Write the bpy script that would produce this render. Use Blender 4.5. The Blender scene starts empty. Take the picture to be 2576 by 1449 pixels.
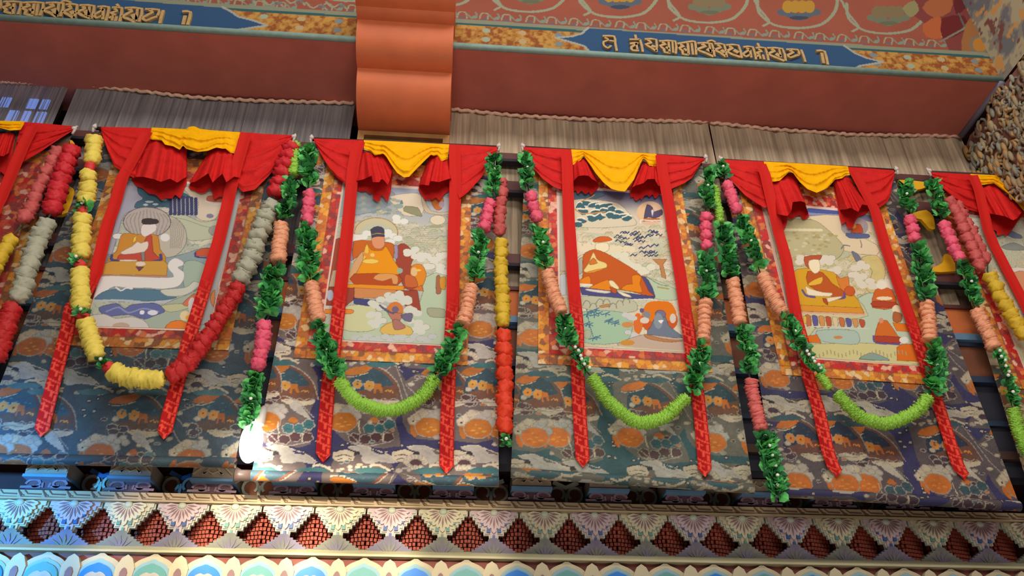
import bpy, bmesh, math, random
import numpy as np
from mathutils import Vector, Matrix
random.seed(7); rng = np.random.default_rng(11)
S = bpy.context.scene; COL = S.collection
# ------------------------------------------------------------------ camera
W_, H_ = 2576, 1449
F = 2016.5; PITCH, YAW, ROLL = 0.58507, 0.0809, -0.00304
O = np.array([0.0, 0.0, 1.6])
fw = np.array([math.sin(YAW)*math.cos(PITCH), math.cos(YAW)*math.cos(PITCH), math.sin(PITCH)])
_r = np.array([math.cos(YAW), -math.sin(YAW), 0.0]); _u = np.cross(_r, fw)
ri = math.cos(ROLL)*_r + math.sin(ROLL)*_u
up = -math.sin(ROLL)*_r + math.cos(ROLL)*_u
cam = bpy.data.cameras.new('camera'); cam.sensor_width = 36; cam.sensor_fit = 'HORIZONTAL'; cam.lens = F*36/W_
cam.clip_start = .05; cam.clip_end = 200
co = bpy.data.objects.new('camera', cam); COL.objects.link(co)
M = Matrix.Identity(4)
for i in range(3):
    M[i][0] = ri[i]; M[i][1] = up[i]; M[i][2] = -fw[i]; M[i][3] = O[i]
co.matrix_world = M; S.camera = co
# ------------------------------------------------------------------ light
S.view_settings.view_transform = 'Standard'; S.view_settings.look = 'None'
S.view_settings.exposure = 0.0; S.view_settings.gamma = 1.0; S.view_settings.use_curve_mapping = False
wd = bpy.data.worlds.new('world'); S.world = wd; wd.use_nodes = True
wd.node_tree.nodes['Background'].inputs[0].default_value = (1.0, .93, .88, 1)
wd.node_tree.nodes['Background'].inputs[1].default_value = 0.16
def area(name, loc, target, sx, sy, power, col):
    l = bpy.data.lights.new(name, 'AREA'); l.shape = 'RECTANGLE'; l.size = sx; l.size_y = sy; l.energy = power; l.color = col
    o = bpy.data.objects.new(name, l); COL.objects.link(o); o.location = loc
    o.rotation_euler = (Vector(target)-Vector(loc)).to_track_quat('-Z', 'Y').to_euler(); return o
def spot(name, loc, target, power, col, ang, blend, rad=.1):
    l = bpy.data.lights.new(name, 'SPOT'); l.energy = power; l.color = col; l.spot_size = math.radians(ang); l.spot_blend = blend; l.shadow_soft_size = rad
    o = bpy.data.objects.new(name, l); COL.objects.link(o); o.location = loc
    o.rotation_euler = (Vector(target)-Vector(loc)).to_track_quat('-Z', 'Y').to_euler(); return o
area('hall_lamps', (1.0, -0.6, 9.6), (.6, 5, 4.9), 8, 1.5, 380, (1, .94, .87))
area('hall_fill', (.5, -3.5, 5.6), (.5, 5, 5.6), 4, 2, 215, (1, .93, .86))
area('floor_bounce', (.3, 2.2, .3), (.3, 4.8, 6.9), 5, 1.5, 70, (1, .84, .74))
for x_, e_ in ((-1.85, 900), (-1.2, 1500), (-.6, 1350), (0, 700)): spot('frieze_spotlight', (x_-.1, 1.0, 3.55), (x_, 5.3, 3.08), e_, (1, .87, .66), 13.5, .7, .05)
spot('blue_stage_light', (-4.4, 1.2, 2.4), (-3.3, 5.3, 3.0), 3800, (.07, .42, 1), 36, 1.0, .12)
# ------------------------------------------------------------------ projection helpers
def ray(px, py): return fw + ri*((px-1288)/F) - up*((py-724.5)/F)
def PY(px, py, Y):
    d = ray(px, py); return O + d*(Y/d[1])
def PZ(px, py, Z):
    d = ray(px, py); return O + d*((Z-1.6)/d[2])
def PX(px, py, X):
    d = ray(px, py); return O + d*(X/d[0])
def PYa(pts, Y):                       # many points -> (n,2) X,Z
    a = np.asarray(pts, float)
    d = fw[None] + ri[None]*((a[:, 0:1]-1288)/F) - up[None]*((a[:, 1:2]-724.5)/F)
    k = Y/d[:, 1:2]; p = O[None] + d*k
    return p[:, [0, 2]]
D = 5.0; WY = 5.12
# ------------------------------------------------------------------ materials
def lin(c):
    c = np.asarray(c, float)/255.0
    return np.where(c <= .04045, c/12.92, ((c+.055)/1.055)**2.4)
MATS = {}
def mat(name, rgb, rough=.7, var=.0, vscale=8, bump=0, bscale=40, metal=0, emit=0, sheen=0, spec=.3, stretch=None):
    if name in MATS: return MATS[name]
    m = bpy.data.materials.new(name); m.use_nodes = True; nt = m.node_tree; b = nt.nodes['Principled BSDF']
    c = lin(rgb); b.inputs['Base Color'].default_value = (*c, 1); b.inputs['Roughness'].default_value = rough
    b.inputs['Metallic'].default_value = metal; b.inputs['Specular IOR Level'].default_value = spec
    if sheen: b.inputs['Sheen Weight'].default_value = sheen
    if emit:
        b.inputs['Emission Color'].default_value = (*c, 1); b.inputs['Emission Strength'].default_value = emit
    tc = nt.nodes.new('ShaderNodeTexCoord')
    vec = tc.outputs['Object']
    if stretch:
        mp = nt.nodes.new('ShaderNodeMapping'); mp.inputs['Scale'].default_value = stretch; nt.links.new(vec, mp.inputs[0]); vec = mp.outputs[0]
    if var:
        n = nt.nodes.new('ShaderNodeTexNoise'); n.inputs['Scale'].default_value = vscale; n.inputs['Detail'].default_value = 4
        nt.links.new(vec, n.inputs['Vector'])
        r = nt.nodes.new('ShaderNodeValToRGB'); r.color_ramp.elements[0].position = .3; r.color_ramp.elements[1].position = .7
        r.color_ramp.elements[0].color = (*np.clip(c*(1-var), 0, 1), 1); r.color_ramp.elements[1].color = (*np.clip(c*(1+var), 0, 1), 1)
        nt.links.new(n.outputs['Fac'], r.inputs[0]); nt.links.new(r.outputs[0], b.inputs['Base Color'])
    if bump:
        n = nt.nodes.new('ShaderNodeTexNoise'); n.inputs['Scale'].default_value = bscale; n.inputs['Detail'].default_value = 2
        nt.links.new(vec, n.inputs['Vector'])
        bp = nt.nodes.new('ShaderNodeBump'); bp.inputs['Strength'].default_value = bump; bp.inputs['Distance'].default_value = .01
        nt.links.new(n.outputs['Fac'], bp.inputs['Height']); nt.links.new(bp.outputs[0], b.inputs['Normal'])
    MATS[name] = m; return m
def vmat(name, rough=.75, spec=.2, bump=0, bscale=60):
    m = mat(name, (128, 128, 128), rough, spec=spec, bump=bump, bscale=bscale)
    nt = m.node_tree; a = nt.nodes.new('ShaderNodeVertexColor'); a.layer_name = 'Col'
    nt.links.new(a.outputs[0], nt.nodes['Principled BSDF'].inputs['Base Color']); return m
# ------------------------------------------------------------------ object helpers
def tag(o, label=None, cat=None, group=None, kind=None):
    if label: o['label'] = label
    if cat: o['category'] = cat
    if group: o['group'] = group
    if kind: o['kind'] = kind
    return o
def link(o, parent=None):
    COL.objects.link(o)
    if parent is not None:
        o.parent = parent
        pl = parent.location + (parent.parent.location if parent.parent else Vector())
        o.location = o.location - pl
    return o
def empty(name, loc):
    o = bpy.data.objects.new(name, None); o.location = loc; o.empty_display_size = .05; COL.objects.link(o); return o
class MB:
    def __init__(s): s.v = []; s.f = []; s.mi = []; s.m = []
    def slot(s, m):
        if m not in s.m: s.m.append(m)
        return s.m.index(m)
    def add(s, vs, fs, m):
        n = len(s.v); k = s.slot(m); s.v += [tuple(map(float, p)) for p in vs]
        for f in fs: s.f.append(tuple(i+n for i in f)); s.mi.append(k)
    def box(s, x0, x1, y0, y1, z0, z1, m):
        v = [(x, y, z) for x in (x0, x1) for y in (y0, y1) for z in (z0, z1)]
        s.add(v, [(0, 1, 3, 2), (4, 6, 7, 5), (0, 4, 5, 1), (2, 3, 7, 6), (0, 2, 6, 4), (1, 5, 7, 3)], m)
    def prism(s, xz, y0, y1, m):          # closed outline in X,Z extruded y0(front) -> y1(back)
        n = len(xz); v = [(p[0], y0, p[1]) for p in xz]+[(p[0], y1, p[1]) for p in xz]
        s.add(v, [tuple(range(n)), tuple(range(2*n-1, n-1, -1))]+[(i, i+n, (i+1) % n+n, (i+1) % n) for i in range(n)], m)
    def tube(s, pts, rad, m, n=8, cap=True):
        pts = [np.asarray(p, float) for p in pts]; rad = rad if hasattr(rad, '__len__') else [rad]*len(pts)
        v = []; f = []
        for i, p in enumerate(pts):
            t = pts[min(i+1, len(pts)-1)]-pts[max(i-1, 0)]; t = t/(np.linalg.norm(t)+1e-9)
            a = np.cross(t, [0, 1, 0]); 
            if np.linalg.norm(a) < .1: a = np.cross(t, [1, 0, 0])
            a /= np.linalg.norm(a); b = np.cross(t, a)
            for k in range(n):
                th = 2*math.pi*k/n; v.append(p+(a*math.cos(th)+b*math.sin(th))*rad[i])
        for i in range(len(pts)-1):
            for k in range(n): f.append((i*n+k, i*n+(k+1) % n, (i+1)*n+(k+1) % n, (i+1)*n+k))
        if cap: f += [tuple(range(n-1, -1, -1)), tuple(range((len(pts)-1)*n, len(pts)*n))]
        s.add(v, f, m)
    def ball(s, c, r, m, nu=8, nv=6):
        c = np.asarray(c, float); r = np.asarray(r, float)*np.ones(3); v = []; f = []
        for j in range(nv+1):
            ph = math.pi*j/nv
            for i in range(nu):
                th = 2*math.pi*i/nu; v.append(c+r*np.array([math.sin(ph)*math.cos(th), math.sin(ph)*math.sin(th), math.cos(ph)]))
        for j in range(nv):
            for i in range(nu): f.append((j*nu+i, j*nu+(i+1) % nu, (j+1)*nu+(i+1) % nu, (j+1)*nu+i))
        s.add(v, f, m)
    def ribbon(s, pts, w, y0, y1, m):      # flat stroke in X,Z (thick polyline) raised y1 -> y0
        p = np.asarray(pts, float); n = len(p); w = w if hasattr(w, '__len__') else [w]*n; L = []; R = []
        for i in range(n):
            t = p[min(i+1, n-1)]-p[max(i-1, 0)]; t = t/(np.hypot(*t)+1e-9); q = np.array([-t[1], t[0]])*w[i]/2
            L.append(p[i]+q); R.append(p[i]-q)
        for i in range(n-1):
            quad = [L[i], L[i+1], R[i+1], R[i]]
            v = [(a[0], y0, a[1]) for a in quad]+[(a[0], y1, a[1]) for a in quad]
            s.add(v, [(0, 1, 2, 3), (0, 4, 5, 1), (2, 6, 7, 3), (1, 5, 6, 2), (0, 3, 7, 4)], m)
    def build(s, name, parent=None, smooth=False, loc=None):
        me = bpy.data.meshes.new(name); L = Vector(loc) if loc is not None else Vector((0, 0, 0))
        if loc is None and s.v:
            a = np.array(s.v); L = Vector(((a[:, 0].min()+a[:, 0].max())/2, (a[:, 1].min()+a[:, 1].max())/2, a[:, 2].min()))
        me.from_pydata([(x-L.x, y-L.y, z-L.z) for x, y, z in s.v], [], s.f)
        for m in s.m: me.materials.append(m)
        me.polygons.foreach_set('material_index', s.mi)
        if smooth: me.polygons.foreach_set('use_smooth', [True]*len(s.f))
        me.update(); bm = bmesh.new(); bm.from_mesh(me); bmesh.ops.recalc_face_normals(bm, faces=bm.faces); bm.to_mesh(me); bm.free()
        o = bpy.data.objects.new(name, me); o.location = L; link(o, parent); return o
def gridmesh(name, P, m, parent=None, col=None, smooth=True, flip=False, mats=None):
    nz, nx, _ = P.shape; me = bpy.data.meshes.new(name)
    L = Vector(P.reshape(-1, 3).min(0)); V = (P.reshape(-1, 3)-np.array(L)).astype(np.float32)
    idx = np.arange(nz*nx).reshape(nz, nx)
    q = np.stack([idx[:-1, :-1], idx[:-1, 1:], idx[1:, 1:], idx[1:, :-1]], -1).reshape(-1, 4)
    if flip: q = q[:, ::-1]
    me.vertices.add(len(V)); me.vertices.foreach_set('co', V.ravel())
    me.loops.add(q.size); me.loops.foreach_set('vertex_index', q.ravel().astype(np.int32))
    me.polygons.add(len(q)); me.polygons.foreach_set('loop_start', np.arange(0, q.size, 4, dtype=np.int32))
    me.polygons.foreach_set('use_smooth', np.full(len(q), smooth))
    me.materials.append(m); me.update(calc_edges=True)
    if col is not None:
        ca = me.color_attributes.new('Col', 'FLOAT_COLOR', 'POINT')
        c4 = np.ones((nz*nx, 4), np.float32); c4[:, :3] = col.reshape(-1, 3); ca.data.foreach_set('color', c4.ravel())
    o = bpy.data.objects.new(name, me); o.location = L; link(o, parent); return o
def chaikin(p, closed=True, it=2):      # smooth curve through the traced points (Catmull-Rom)
    p = np.asarray(p, float); n = len(p)
    if n < 3: return p
    k = 2**it; t = (np.arange(k)/k)[None, :, None]
    if closed: a, b, c, d = np.roll(p, 1, 0), p, np.roll(p, -1, 0), np.roll(p, -2, 0)
    else:
        q = np.vstack([2*p[0]-p[1], p, 2*p[-1]-p[-2]]); a, b, c, d = q[:-3], q[1:-2], q[2:-1], q[3:]
    a, b, c, d = (x[:, None, :] for x in (a, b, c, d))
    r = .5*(2*b+(c-a)*t+(2*a-5*b+4*c-d)*t**2+(3*b-a-3*c+d)*t**3)
    r = b+(r-b-(c-b)*t)*.8+(c-b)*t
    r = r.reshape(-1, 2); return r if closed else np.vstack([r, p[-1:]])
def vnoise(X, Z, sc, seed=0):
    r = np.random.default_rng(seed); T = r.random((64, 64)); x = X*sc; z = Z*sc; i = np.floor(x).astype(int); j = np.floor(z).astype(int)
    u = x-i; v = z-j; u = u*u*(3-2*u); v = v*v*(3-2*v); g = lambda a, b: T[a % 64, b % 64]
    return (g(i, j)*(1-u)+g(i+1, j)*u)*(1-v)+(g(i, j+1)*(1-u)+g(i+1, j+1)*u)*v
def fbm(X, Z, sc, seed=0): return .55*vnoise(X, Z, sc, seed)+.3*vnoise(X, Z, sc*2.1, seed+1)+.15*vnoise(X, Z, sc*4.3, seed+2)
class Canvas:
    """A sheet of fine quads on a plane of constant depth; its dye / paint is written as vertex colour."""
    def __init__(s, tl, tr, br, bl, step, Y):
        s.Y = Y; c = [np.array(q, float) for q in (tl, tr, br, bl)]
        nx = max(2, int(max(np.hypot(*(c[1]-c[0])), np.hypot(*(c[2]-c[3])))/step)); nz = max(2, int(np.hypot(*(c[3]-c[0]))/step))
        u = np.linspace(0, 1, nx)[None, :, None]; v = np.linspace(0, 1, nz)[:, None, None]
        G = (c[0]*(1-u)+c[1]*u)*(1-v)+(c[3]*(1-u)+c[2]*u)*v
        s.X = G[..., 0]; s.Z = G[..., 1]; s.col = np.zeros((nz, nx, 3)); s.u = u[..., 0]+v[..., 0]*0; s.v = v[..., 0]+u[..., 0]*0
        s.rz0 = s.Z.min(1); s.rz1 = s.Z.max(1); s.conv = lambda p: PYa(p, Y)
    def crop(s, ox, oy, k): s.conv = lambda p: PYa(np.asarray(p, float)/k+np.array([ox, oy]), s.Y); return s
    def fill(s, c): s.col[:] = lin(c)
    def put(s, rows, mask, c, a=1.0):
        sub = s.col[rows]; sub[mask] = sub[mask]*(1-a)+lin(c)*a; s.col[rows] = sub
    def _rows(s, z0, z1):
        k = np.nonzero((s.rz1 >= z0) & (s.rz0 <= z1))[0]
        return slice(k[0], k[-1]+1) if len(k) else None
    def poly(s, pts, c, smooth=2, a=1.0, raw=False):
        p = np.asarray(pts, float) if raw else s.conv(pts)
        if smooth: p = chaikin(p, True, smooth)
        r = s._rows(p[:, 1].min(), p[:, 1].max())
        if r is None: return
        X = s.X[r]; Z = s.Z[r]; ins = np.zeros(X.shape, bool); q = np.roll(p, -1, 0)
        for (x0, z0), (x1, z1) in zip(p, q):
            if z0 == z1: continue
            cr = (Z < z0) != (Z < z1); ins ^= cr & (X < x0+(Z-z0)*(x1-x0)/(z1-z0))
        s.put(r, ins, c, a)
    def line(s, pts, w, c, smooth=2, a=1.0, raw=False, closed=False):      # w in metres
        p = np.asarray(pts, float) if raw else s.conv(pts)
        if smooth: p = chaikin(p, closed, smooth)
        if closed: p = np.vstack([p, p[:1]])
        r = s._rows(p[:, 1].min()-w, p[:, 1].max()+w)
        if r is None: return
        X = s.X[r]; Z = s.Z[r]; m = np.zeros(X.shape, bool)
        for (x0, z0), (x1, z1) in zip(p[:-1], p[1:]):
            dx, dz = x1-x0, z1-z0; L = dx*dx+dz*dz+1e-12; t = np.clip(((X-x0)*dx+(Z-z0)*dz)/L, 0, 1)
            m |= (X-x0-t*dx)**2+(Z-z0-t*dz)**2 < w*w/4
        s.put(r, m, c, a)
    def ell(s, cx, cy, rx, ry, c, a=1.0, out=None, ow=.004, n=18, wob=0):
        t = np.linspace(0, 2*math.pi, n, endpoint=False); k = 1+wob*np.sin(t*5+cx)
        p = np.stack([cx+rx*k*np.cos(t), cy+ry*k*np.sin(t)], 1); s.poly(p, c, 1, a)
        if out is not None: s.line(p, ow, out, 1, closed=True)
    def clouds(s, spots, r, c, out, a=1.0):
        for cx, cy in spots:
            for k in range(4):
                s.ell(cx+r*.75*math.cos(k*1.7+cx), cy+r*.35*math.sin(k*2.1+cy), r*.6, r*.42, c, a, out if k == 0 else None, .003, 12)
    def build(s, name, m, parent=None, disp=None):
        Yv = np.full(s.X.shape, s.Y) if disp is None else s.Y+disp
        return gridmesh(name, np.stack([s.X, Yv, s.Z], -1), m, parent, s.col, flip=True)
ORD = ['first', 'second', 'third', 'fourth', 'fifth', 'sixth', 'seventh', 'eighth', 'ninth', 'tenth', 'eleventh', 'twelfth', 'thirteenth', 'fourteenth', 'fifteenth', 'sixteenth', 'seventeenth', 'eighteenth', 'nineteenth', 'twentieth', 'twenty-first', 'twenty-second', 'twenty-third']
# ------------------------------------------------------------------ shared materials
m_paint = vmat('painted_surface', .8); m_silk = vmat('woven_silk', .6, .3, bump=.25, bscale=90); m_thangka = vmat('painted_cotton', .85, .1)
m_soffit = mat('oxblood_paint', (184, 104, 90), .6, .1, 3, .05, 30)
m_orange = mat('orange_paint', (206, 108, 66), .5, .08, 4, .04, 30)
m_teal = mat('pale_teal_paint', (124, 148, 138), .6, .1, 20)
m_gold = mat('gold_relief', (172, 138, 88), .45, .15, 30, .2, 60)
m_maroon = mat('maroon_rail', (92, 52, 50), .6, .1, 6)
m_yellowp = mat('yellow_ochre_paint', (226, 168, 22), .6, .08, 6)
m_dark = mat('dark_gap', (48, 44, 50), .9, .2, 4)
m_navyp = mat('navy_paint', (52, 62, 84), .7, .15, 5)
m_bluep = mat('blue_trim_paint', (96, 132, 162), .6, .1, 6)
m_brown = mat('brown_band_paint', (124, 76, 54), .7, .15, 5)
m_oband = mat('orange_band_paint', (206, 112, 62), .7, .1, 5)
m_goldfr = mat('gilt_frame', (176, 128, 76), .5, .15, 10)
m_greyp = mat('grey_blue_panel', (138, 130, 124), .7, .1, 8)
# ------------------------------------------------------------------ walls behind everything
XL, XR = -5.6, 4.66
b = MB(); b.box(XL, 7.2, 5.75, 5.85, 2.0, 8.2, mat('wall_paint', (70, 58, 54), .9, .1, 2)); tag(b.build('wall_back'), kind='structure')
z_soff = PY(1135, 265, WY)[2]; YB = 4.487
b = MB(); b.box(XL, XR, YB, 5.45, z_soff, 9.2, m_soffit); beam = tag(b.build('ceiling_beam'), kind='structure')
# painted face of the beam: script band, gold ends, scrolls
zt, zb = z_soff+.02, 8.75
cv = Canvas((-4.6, 8.75-.35), (XR, 8.75), (XR, z_soff), (-4.6, z_soff), .0075, YB-.006)
cv.fill((182, 98, 76)); n = fbm(cv.X, cv.Z, 3.0, 5); cv.col *= (.88+.24*n)[..., None]
pale, pale2, blu, gold_c, lav = (176, 180, 150), (150, 168, 150), (58, 98, 142), (212, 148, 62), (130, 120, 128)
def scroll(x0, yb, k, flower):
    cv.line([(x0-105*k, yb-75), (x0-100*k, yb-38), (x0-62*k, yb-8), (x0, yb), (x0+58*k, yb-10), (x0+92*k, yb-45), (x0+98*k, yb-90)], .03, pale)
    cv.line([(x0+98*k, yb-88), (x0+122*k, yb-40), (x0+150*k, yb-4), (x0+135*k, yb+8)], .024, pale)
    for dx, sg in ((-52, 1), (10, -1), (62, 1), (118, -1)):
        xx = x0+dx*k; yy = yb+14+.06*dx
        cv.line([(xx-22, yy+10), (xx-16, yy-4), (xx, yy-2), (xx+2*sg, yy+12)], .014, pale)
        cv.line([(xx+2, yy), (xx+16, yy+12), (xx+28, yy+6), (xx+24, yy-3)], .014, pale2)
        cv.ell(xx-10, yy+10, 7, 4, lav, .8); cv.ell(xx+22, yy+9, 7, 4, pale2)
    fy = yb-46
    for j in range(5): cv.ell(x0-38+19*j, fy+8-6*abs(j-2)+10, 17, 9, (104, 116, 128) if flower else (134, 138, 112))
    for j in range(4): cv.ell(x0-28+18*j, fy-8, 14, 16, (214, 160, 60) if flower else (152, 132, 96))
    cv.ell(x0, fy+20, 24, 5, (74, 84, 104) if flower else (120, 124, 96))
for i in range(-5, 7): scroll(1335+225*i-(60 if i < -2 else 0), 30+i*13.6, 1.0, i % 2 == 1)
for x, y in ((620, -6), (690, 4), (745, 0), (800, 12), (850, 10), (560, -12)):
    cv.line([(x-30, y-6), (x-14, y+8), (x+8, y), (x+22, y+12)], .018, pale); cv.ell(x+10, y+4, 10, 5, lav, .7)
# blocks painted at the right end
cv.poly([(2290, -30), (2480, -30), (2460, 130), (2400, 150), (2370, 90), (2300, 40)], (150, 72, 66), 0)
for p, c in (([(2320, 20), (2345, -5), (2395, -5), (2390, 30), (2350, 45)], (196, 112, 70)), ([(2322, 62), (2365, 40), (2368, 96), (2330, 92)], (214, 112, 62)),
             ([(2370, 45), (2425, 40), (2430, 75), (2372, 100)], (126, 40, 40)), ([(2400, -10), (2450, -10), (2430, 20), (2405, 36)], (120, 40, 44)), ([(2270, 20), (2300, 0), (2312, 26), (2290, 44)], (170, 160, 110))):
    cv.poly(p, c, 1)
cv.line([(2365, 105), (2425, 72), (2470, 10)], .02, (150, 148, 130), 0); cv.line([(2412, 34), (2426, 66), (2452, 50)], .02, (110, 112, 110), 0)
cv.poly([(2430, 60), (2500, -20), (2530, 60), (2480, 140), (2420, 140)], (184, 122, 70), 1)
for x, y in ((2490, 56), (2466, 112), (2525, 5)): cv.ell(x, y, 27, 25, (150, 134, 112)); cv.ell(x, y, 19, 18, (216, 146, 60) if y > 100 or y < 10 else (206, 130, 80))
def zline(px, py): return PY(px, py, YB)[1+1]
zA = PY(1300, 60, YB)[2]; zB2 = z_soff
z1 = PY(1750, 96, YB-.006)[2]; z0 = PY(1750, 148, YB-.006)[2]       # script band between these
R4 = lambda xa, xb, za, zb_: [(xa, za), (xb, za), (xb, zb_), (xa, zb_)]
cv.poly(R4(-4.6, XR, z1+.02, z0-.06), (204, 140, 66), 0, raw=True)
g = (cv.Z < z1) & (cv.Z > z0-.03); nn = fbm(cv.X, cv.Z, 26, 9)
cv.col[g & (nn < .42)] = lin((176, 96, 46)); cv.col[g & (nn > .58)] = lin((228, 170, 84))
for x in np.arange(-4.5, XR, .31):
    for zc in (z0+(z1-z0)*.3, z0+(z1-z0)*.72):
        t = np.linspace(0, 6.28, 14); k = int(round(x/.31)) % 3; c = ((190, 200, 170), (220, 190, 140), (150, 160, 160))[k]
        cv.poly(np.stack([x+.035*np.cos(t), zc+.032*np.sin(t)], 1), c, 0, raw=True)
cv.poly(R4(-4.6, XR, z1+.055, z1), (162, 164, 138), 0, raw=True); cv.poly(R4(-4.6, XR, z1+.008, z1-.022), (52, 110, 112), 0, raw=True)
def script_field(left, right):
    # left/right px tips; builds blue field outline with ogee ends
    pts = []
    if left: pts += [(1465, 71), (1478, 73)] if False else []
    return pts
cv.poly([(-260, -46), (560, 20), (580, 28), (600, 42), (640, 52), (672, 64), (630, 70), (590, 76), (572, 82), (-260, 34)], blu, 0)
cv.line([(560, 18), (580, 28), (600, 42), (640, 52), (672, 64), (630, 70), (590, 76), (566, 86)], .022, (198, 194, 180), 0)
cv.poly([(1478, 71), (1462, 84), (1440, 90), (1404, 95), (1440, 106), (1470, 116), (1482, 132), (2145, 176), (2160, 166), (2215, 155), (2180, 146), (2150, 132), (2128, 117)], blu, 0)
cv.line([(1480, 69), (1464, 84), (1440, 91), (1398, 95), (1440, 107), (1470, 116), (1486, 134)], .022, (198, 194, 180), 0)
cv.line([(2124, 115), (2150, 133), (2180, 146), (2222, 156), (2162, 166), (2143, 180)], .022, (198, 194, 180), 0)
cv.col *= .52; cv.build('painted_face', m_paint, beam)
# half-round moulding at the beam's lower edge
b = MB(); zc = z_soff+.034
b.tube([(x, YB-.01, zc-.005) for x in (-4.6, -1, 1, XR)], .03, m_teal, 10); b.build('edge_moulding', beam, True)
# raised letters, traced as strokes (px of the photograph)
def letters(strokes, panel):
    for k, gl in enumerate(strokes):
        b = MB()
        for s_, w in gl:
            b.ribbon(chaikin(PYa(s_, YB-.03), False, 1), w*.0023, YB-.03, YB-.006, m_gold)
        b.build('raised_letter', beam)
q = lambda L: [((1480+np.array(p)/4.155+[0, 0])*1 if False else np.array([[1480+a/4.155, 60+c/4.155] for a, c in p]), w) for p, w in L]
GR = [[([(150, 125), (270, 128), (282, 200), (298, 280)], 9), ([(170, 140), (215, 165), (160, 185), (165, 225), (205, 250), (240, 225)], 8), ([(215, 170), (268, 180)], 8)],
 [([(430, 160), (540, 160)], 8), ([(490, 112), (500, 150)], 9), ([(435, 205), (520, 195), (450, 240), (465, 275), (530, 275)], 10), ([(540, 160), (560, 230), (570, 290)], 9), ([(500, 200), (515, 270)], 8)],
 [([(590, 158), (710, 162), (712, 290)], 9), ([(620, 165), (660, 195), (600, 212), (655, 245), (712, 285)], 10), ([(660, 225), (700, 240)], 12)],
 [([(740, 178), (910, 180), (915, 310)], 9), ([(770, 190), (810, 210), (750, 225), (790, 260), (800, 295), (860, 300)], 10), ([(840, 185), (850, 300)], 9), ([(810, 240), (845, 260)], 10), ([(880, 185), (888, 300)], 8)],
 [([(930, 205), (1090, 180), (1120, 200), (1128, 320)], 9), ([(960, 215), (1000, 230), (950, 250), (985, 280), (990, 315), (1050, 320)], 10), ([(1040, 200), (1050, 320)], 10), ([(1080, 200), (1095, 320)], 9), ([(1000, 255), (1030, 280)], 10)],
 [([(1140, 200), (1290, 205), (1320, 340)], 9), ([(1180, 210), (1230, 230), (1140, 265), (1220, 300), (1310, 340)], 11), ([(1240, 260), (1290, 290)], 16), ([(1265, 210), (1280, 300)], 8)],
 [([(1240, 185), (1290, 170), (1330, 190)], 8), ([(1320, 205), (1420, 215), (1448, 345)], 9), ([(1350, 215), (1385, 245), (1325, 268), (1380, 300), (1440, 342)], 11), ([(1390, 270), (1425, 300)], 14)],
 [([(1440, 220), (1570, 222), (1605, 355)], 9), ([(1470, 235), (1510, 250), (1455, 280), (1500, 315), (1590, 345)], 11), ([(1520, 270), (1570, 300)], 16)],
 [([(1620, 240), (1720, 240), (1755, 370)], 9), ([(1650, 255), (1690, 265), (1620, 310), (1650, 340), (1690, 320)], 9), ([(1690, 265), (1705, 350)], 9)],
 [([(1770, 200), (1785, 235)], 9), ([(1750, 250), (1850, 250), (1885, 380)], 9), ([(1775, 262), (1815, 285), (1755, 300), (1800, 320)], 9), ([(1760, 340), (1790, 325), (1800, 365)], 8), ([(1825, 320), (1840, 370)], 9)],
 [([(1870, 250), (2030, 258), (2065, 385)], 9), ([(1910, 262), (1950, 280), (1885, 310), (1950, 345), (2050, 385)], 11), ([(1960, 310), (2010, 340)], 16), ([(1995, 262), (2015, 350)], 8)],
 [([(2070, 265), (2190, 268), (2205, 320)], 9), ([(2100, 275), (2145, 295), (2085, 325), (2115, 350), (2170, 330), (2205, 322)], 10)],
 [([(2225, 268), (2250, 330), (2270, 395)], 9)],
 [([(2385, 280), (2470, 285), (2505, 425)], 10), ([(2440, 300), (2462, 410)], 11)]]
letters([q(L) for L in GR], 0)
q2 = lambda L: [(np.array([[a/5.152, c/5.152] for a, c in p]), w) for p, w in L]
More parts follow.
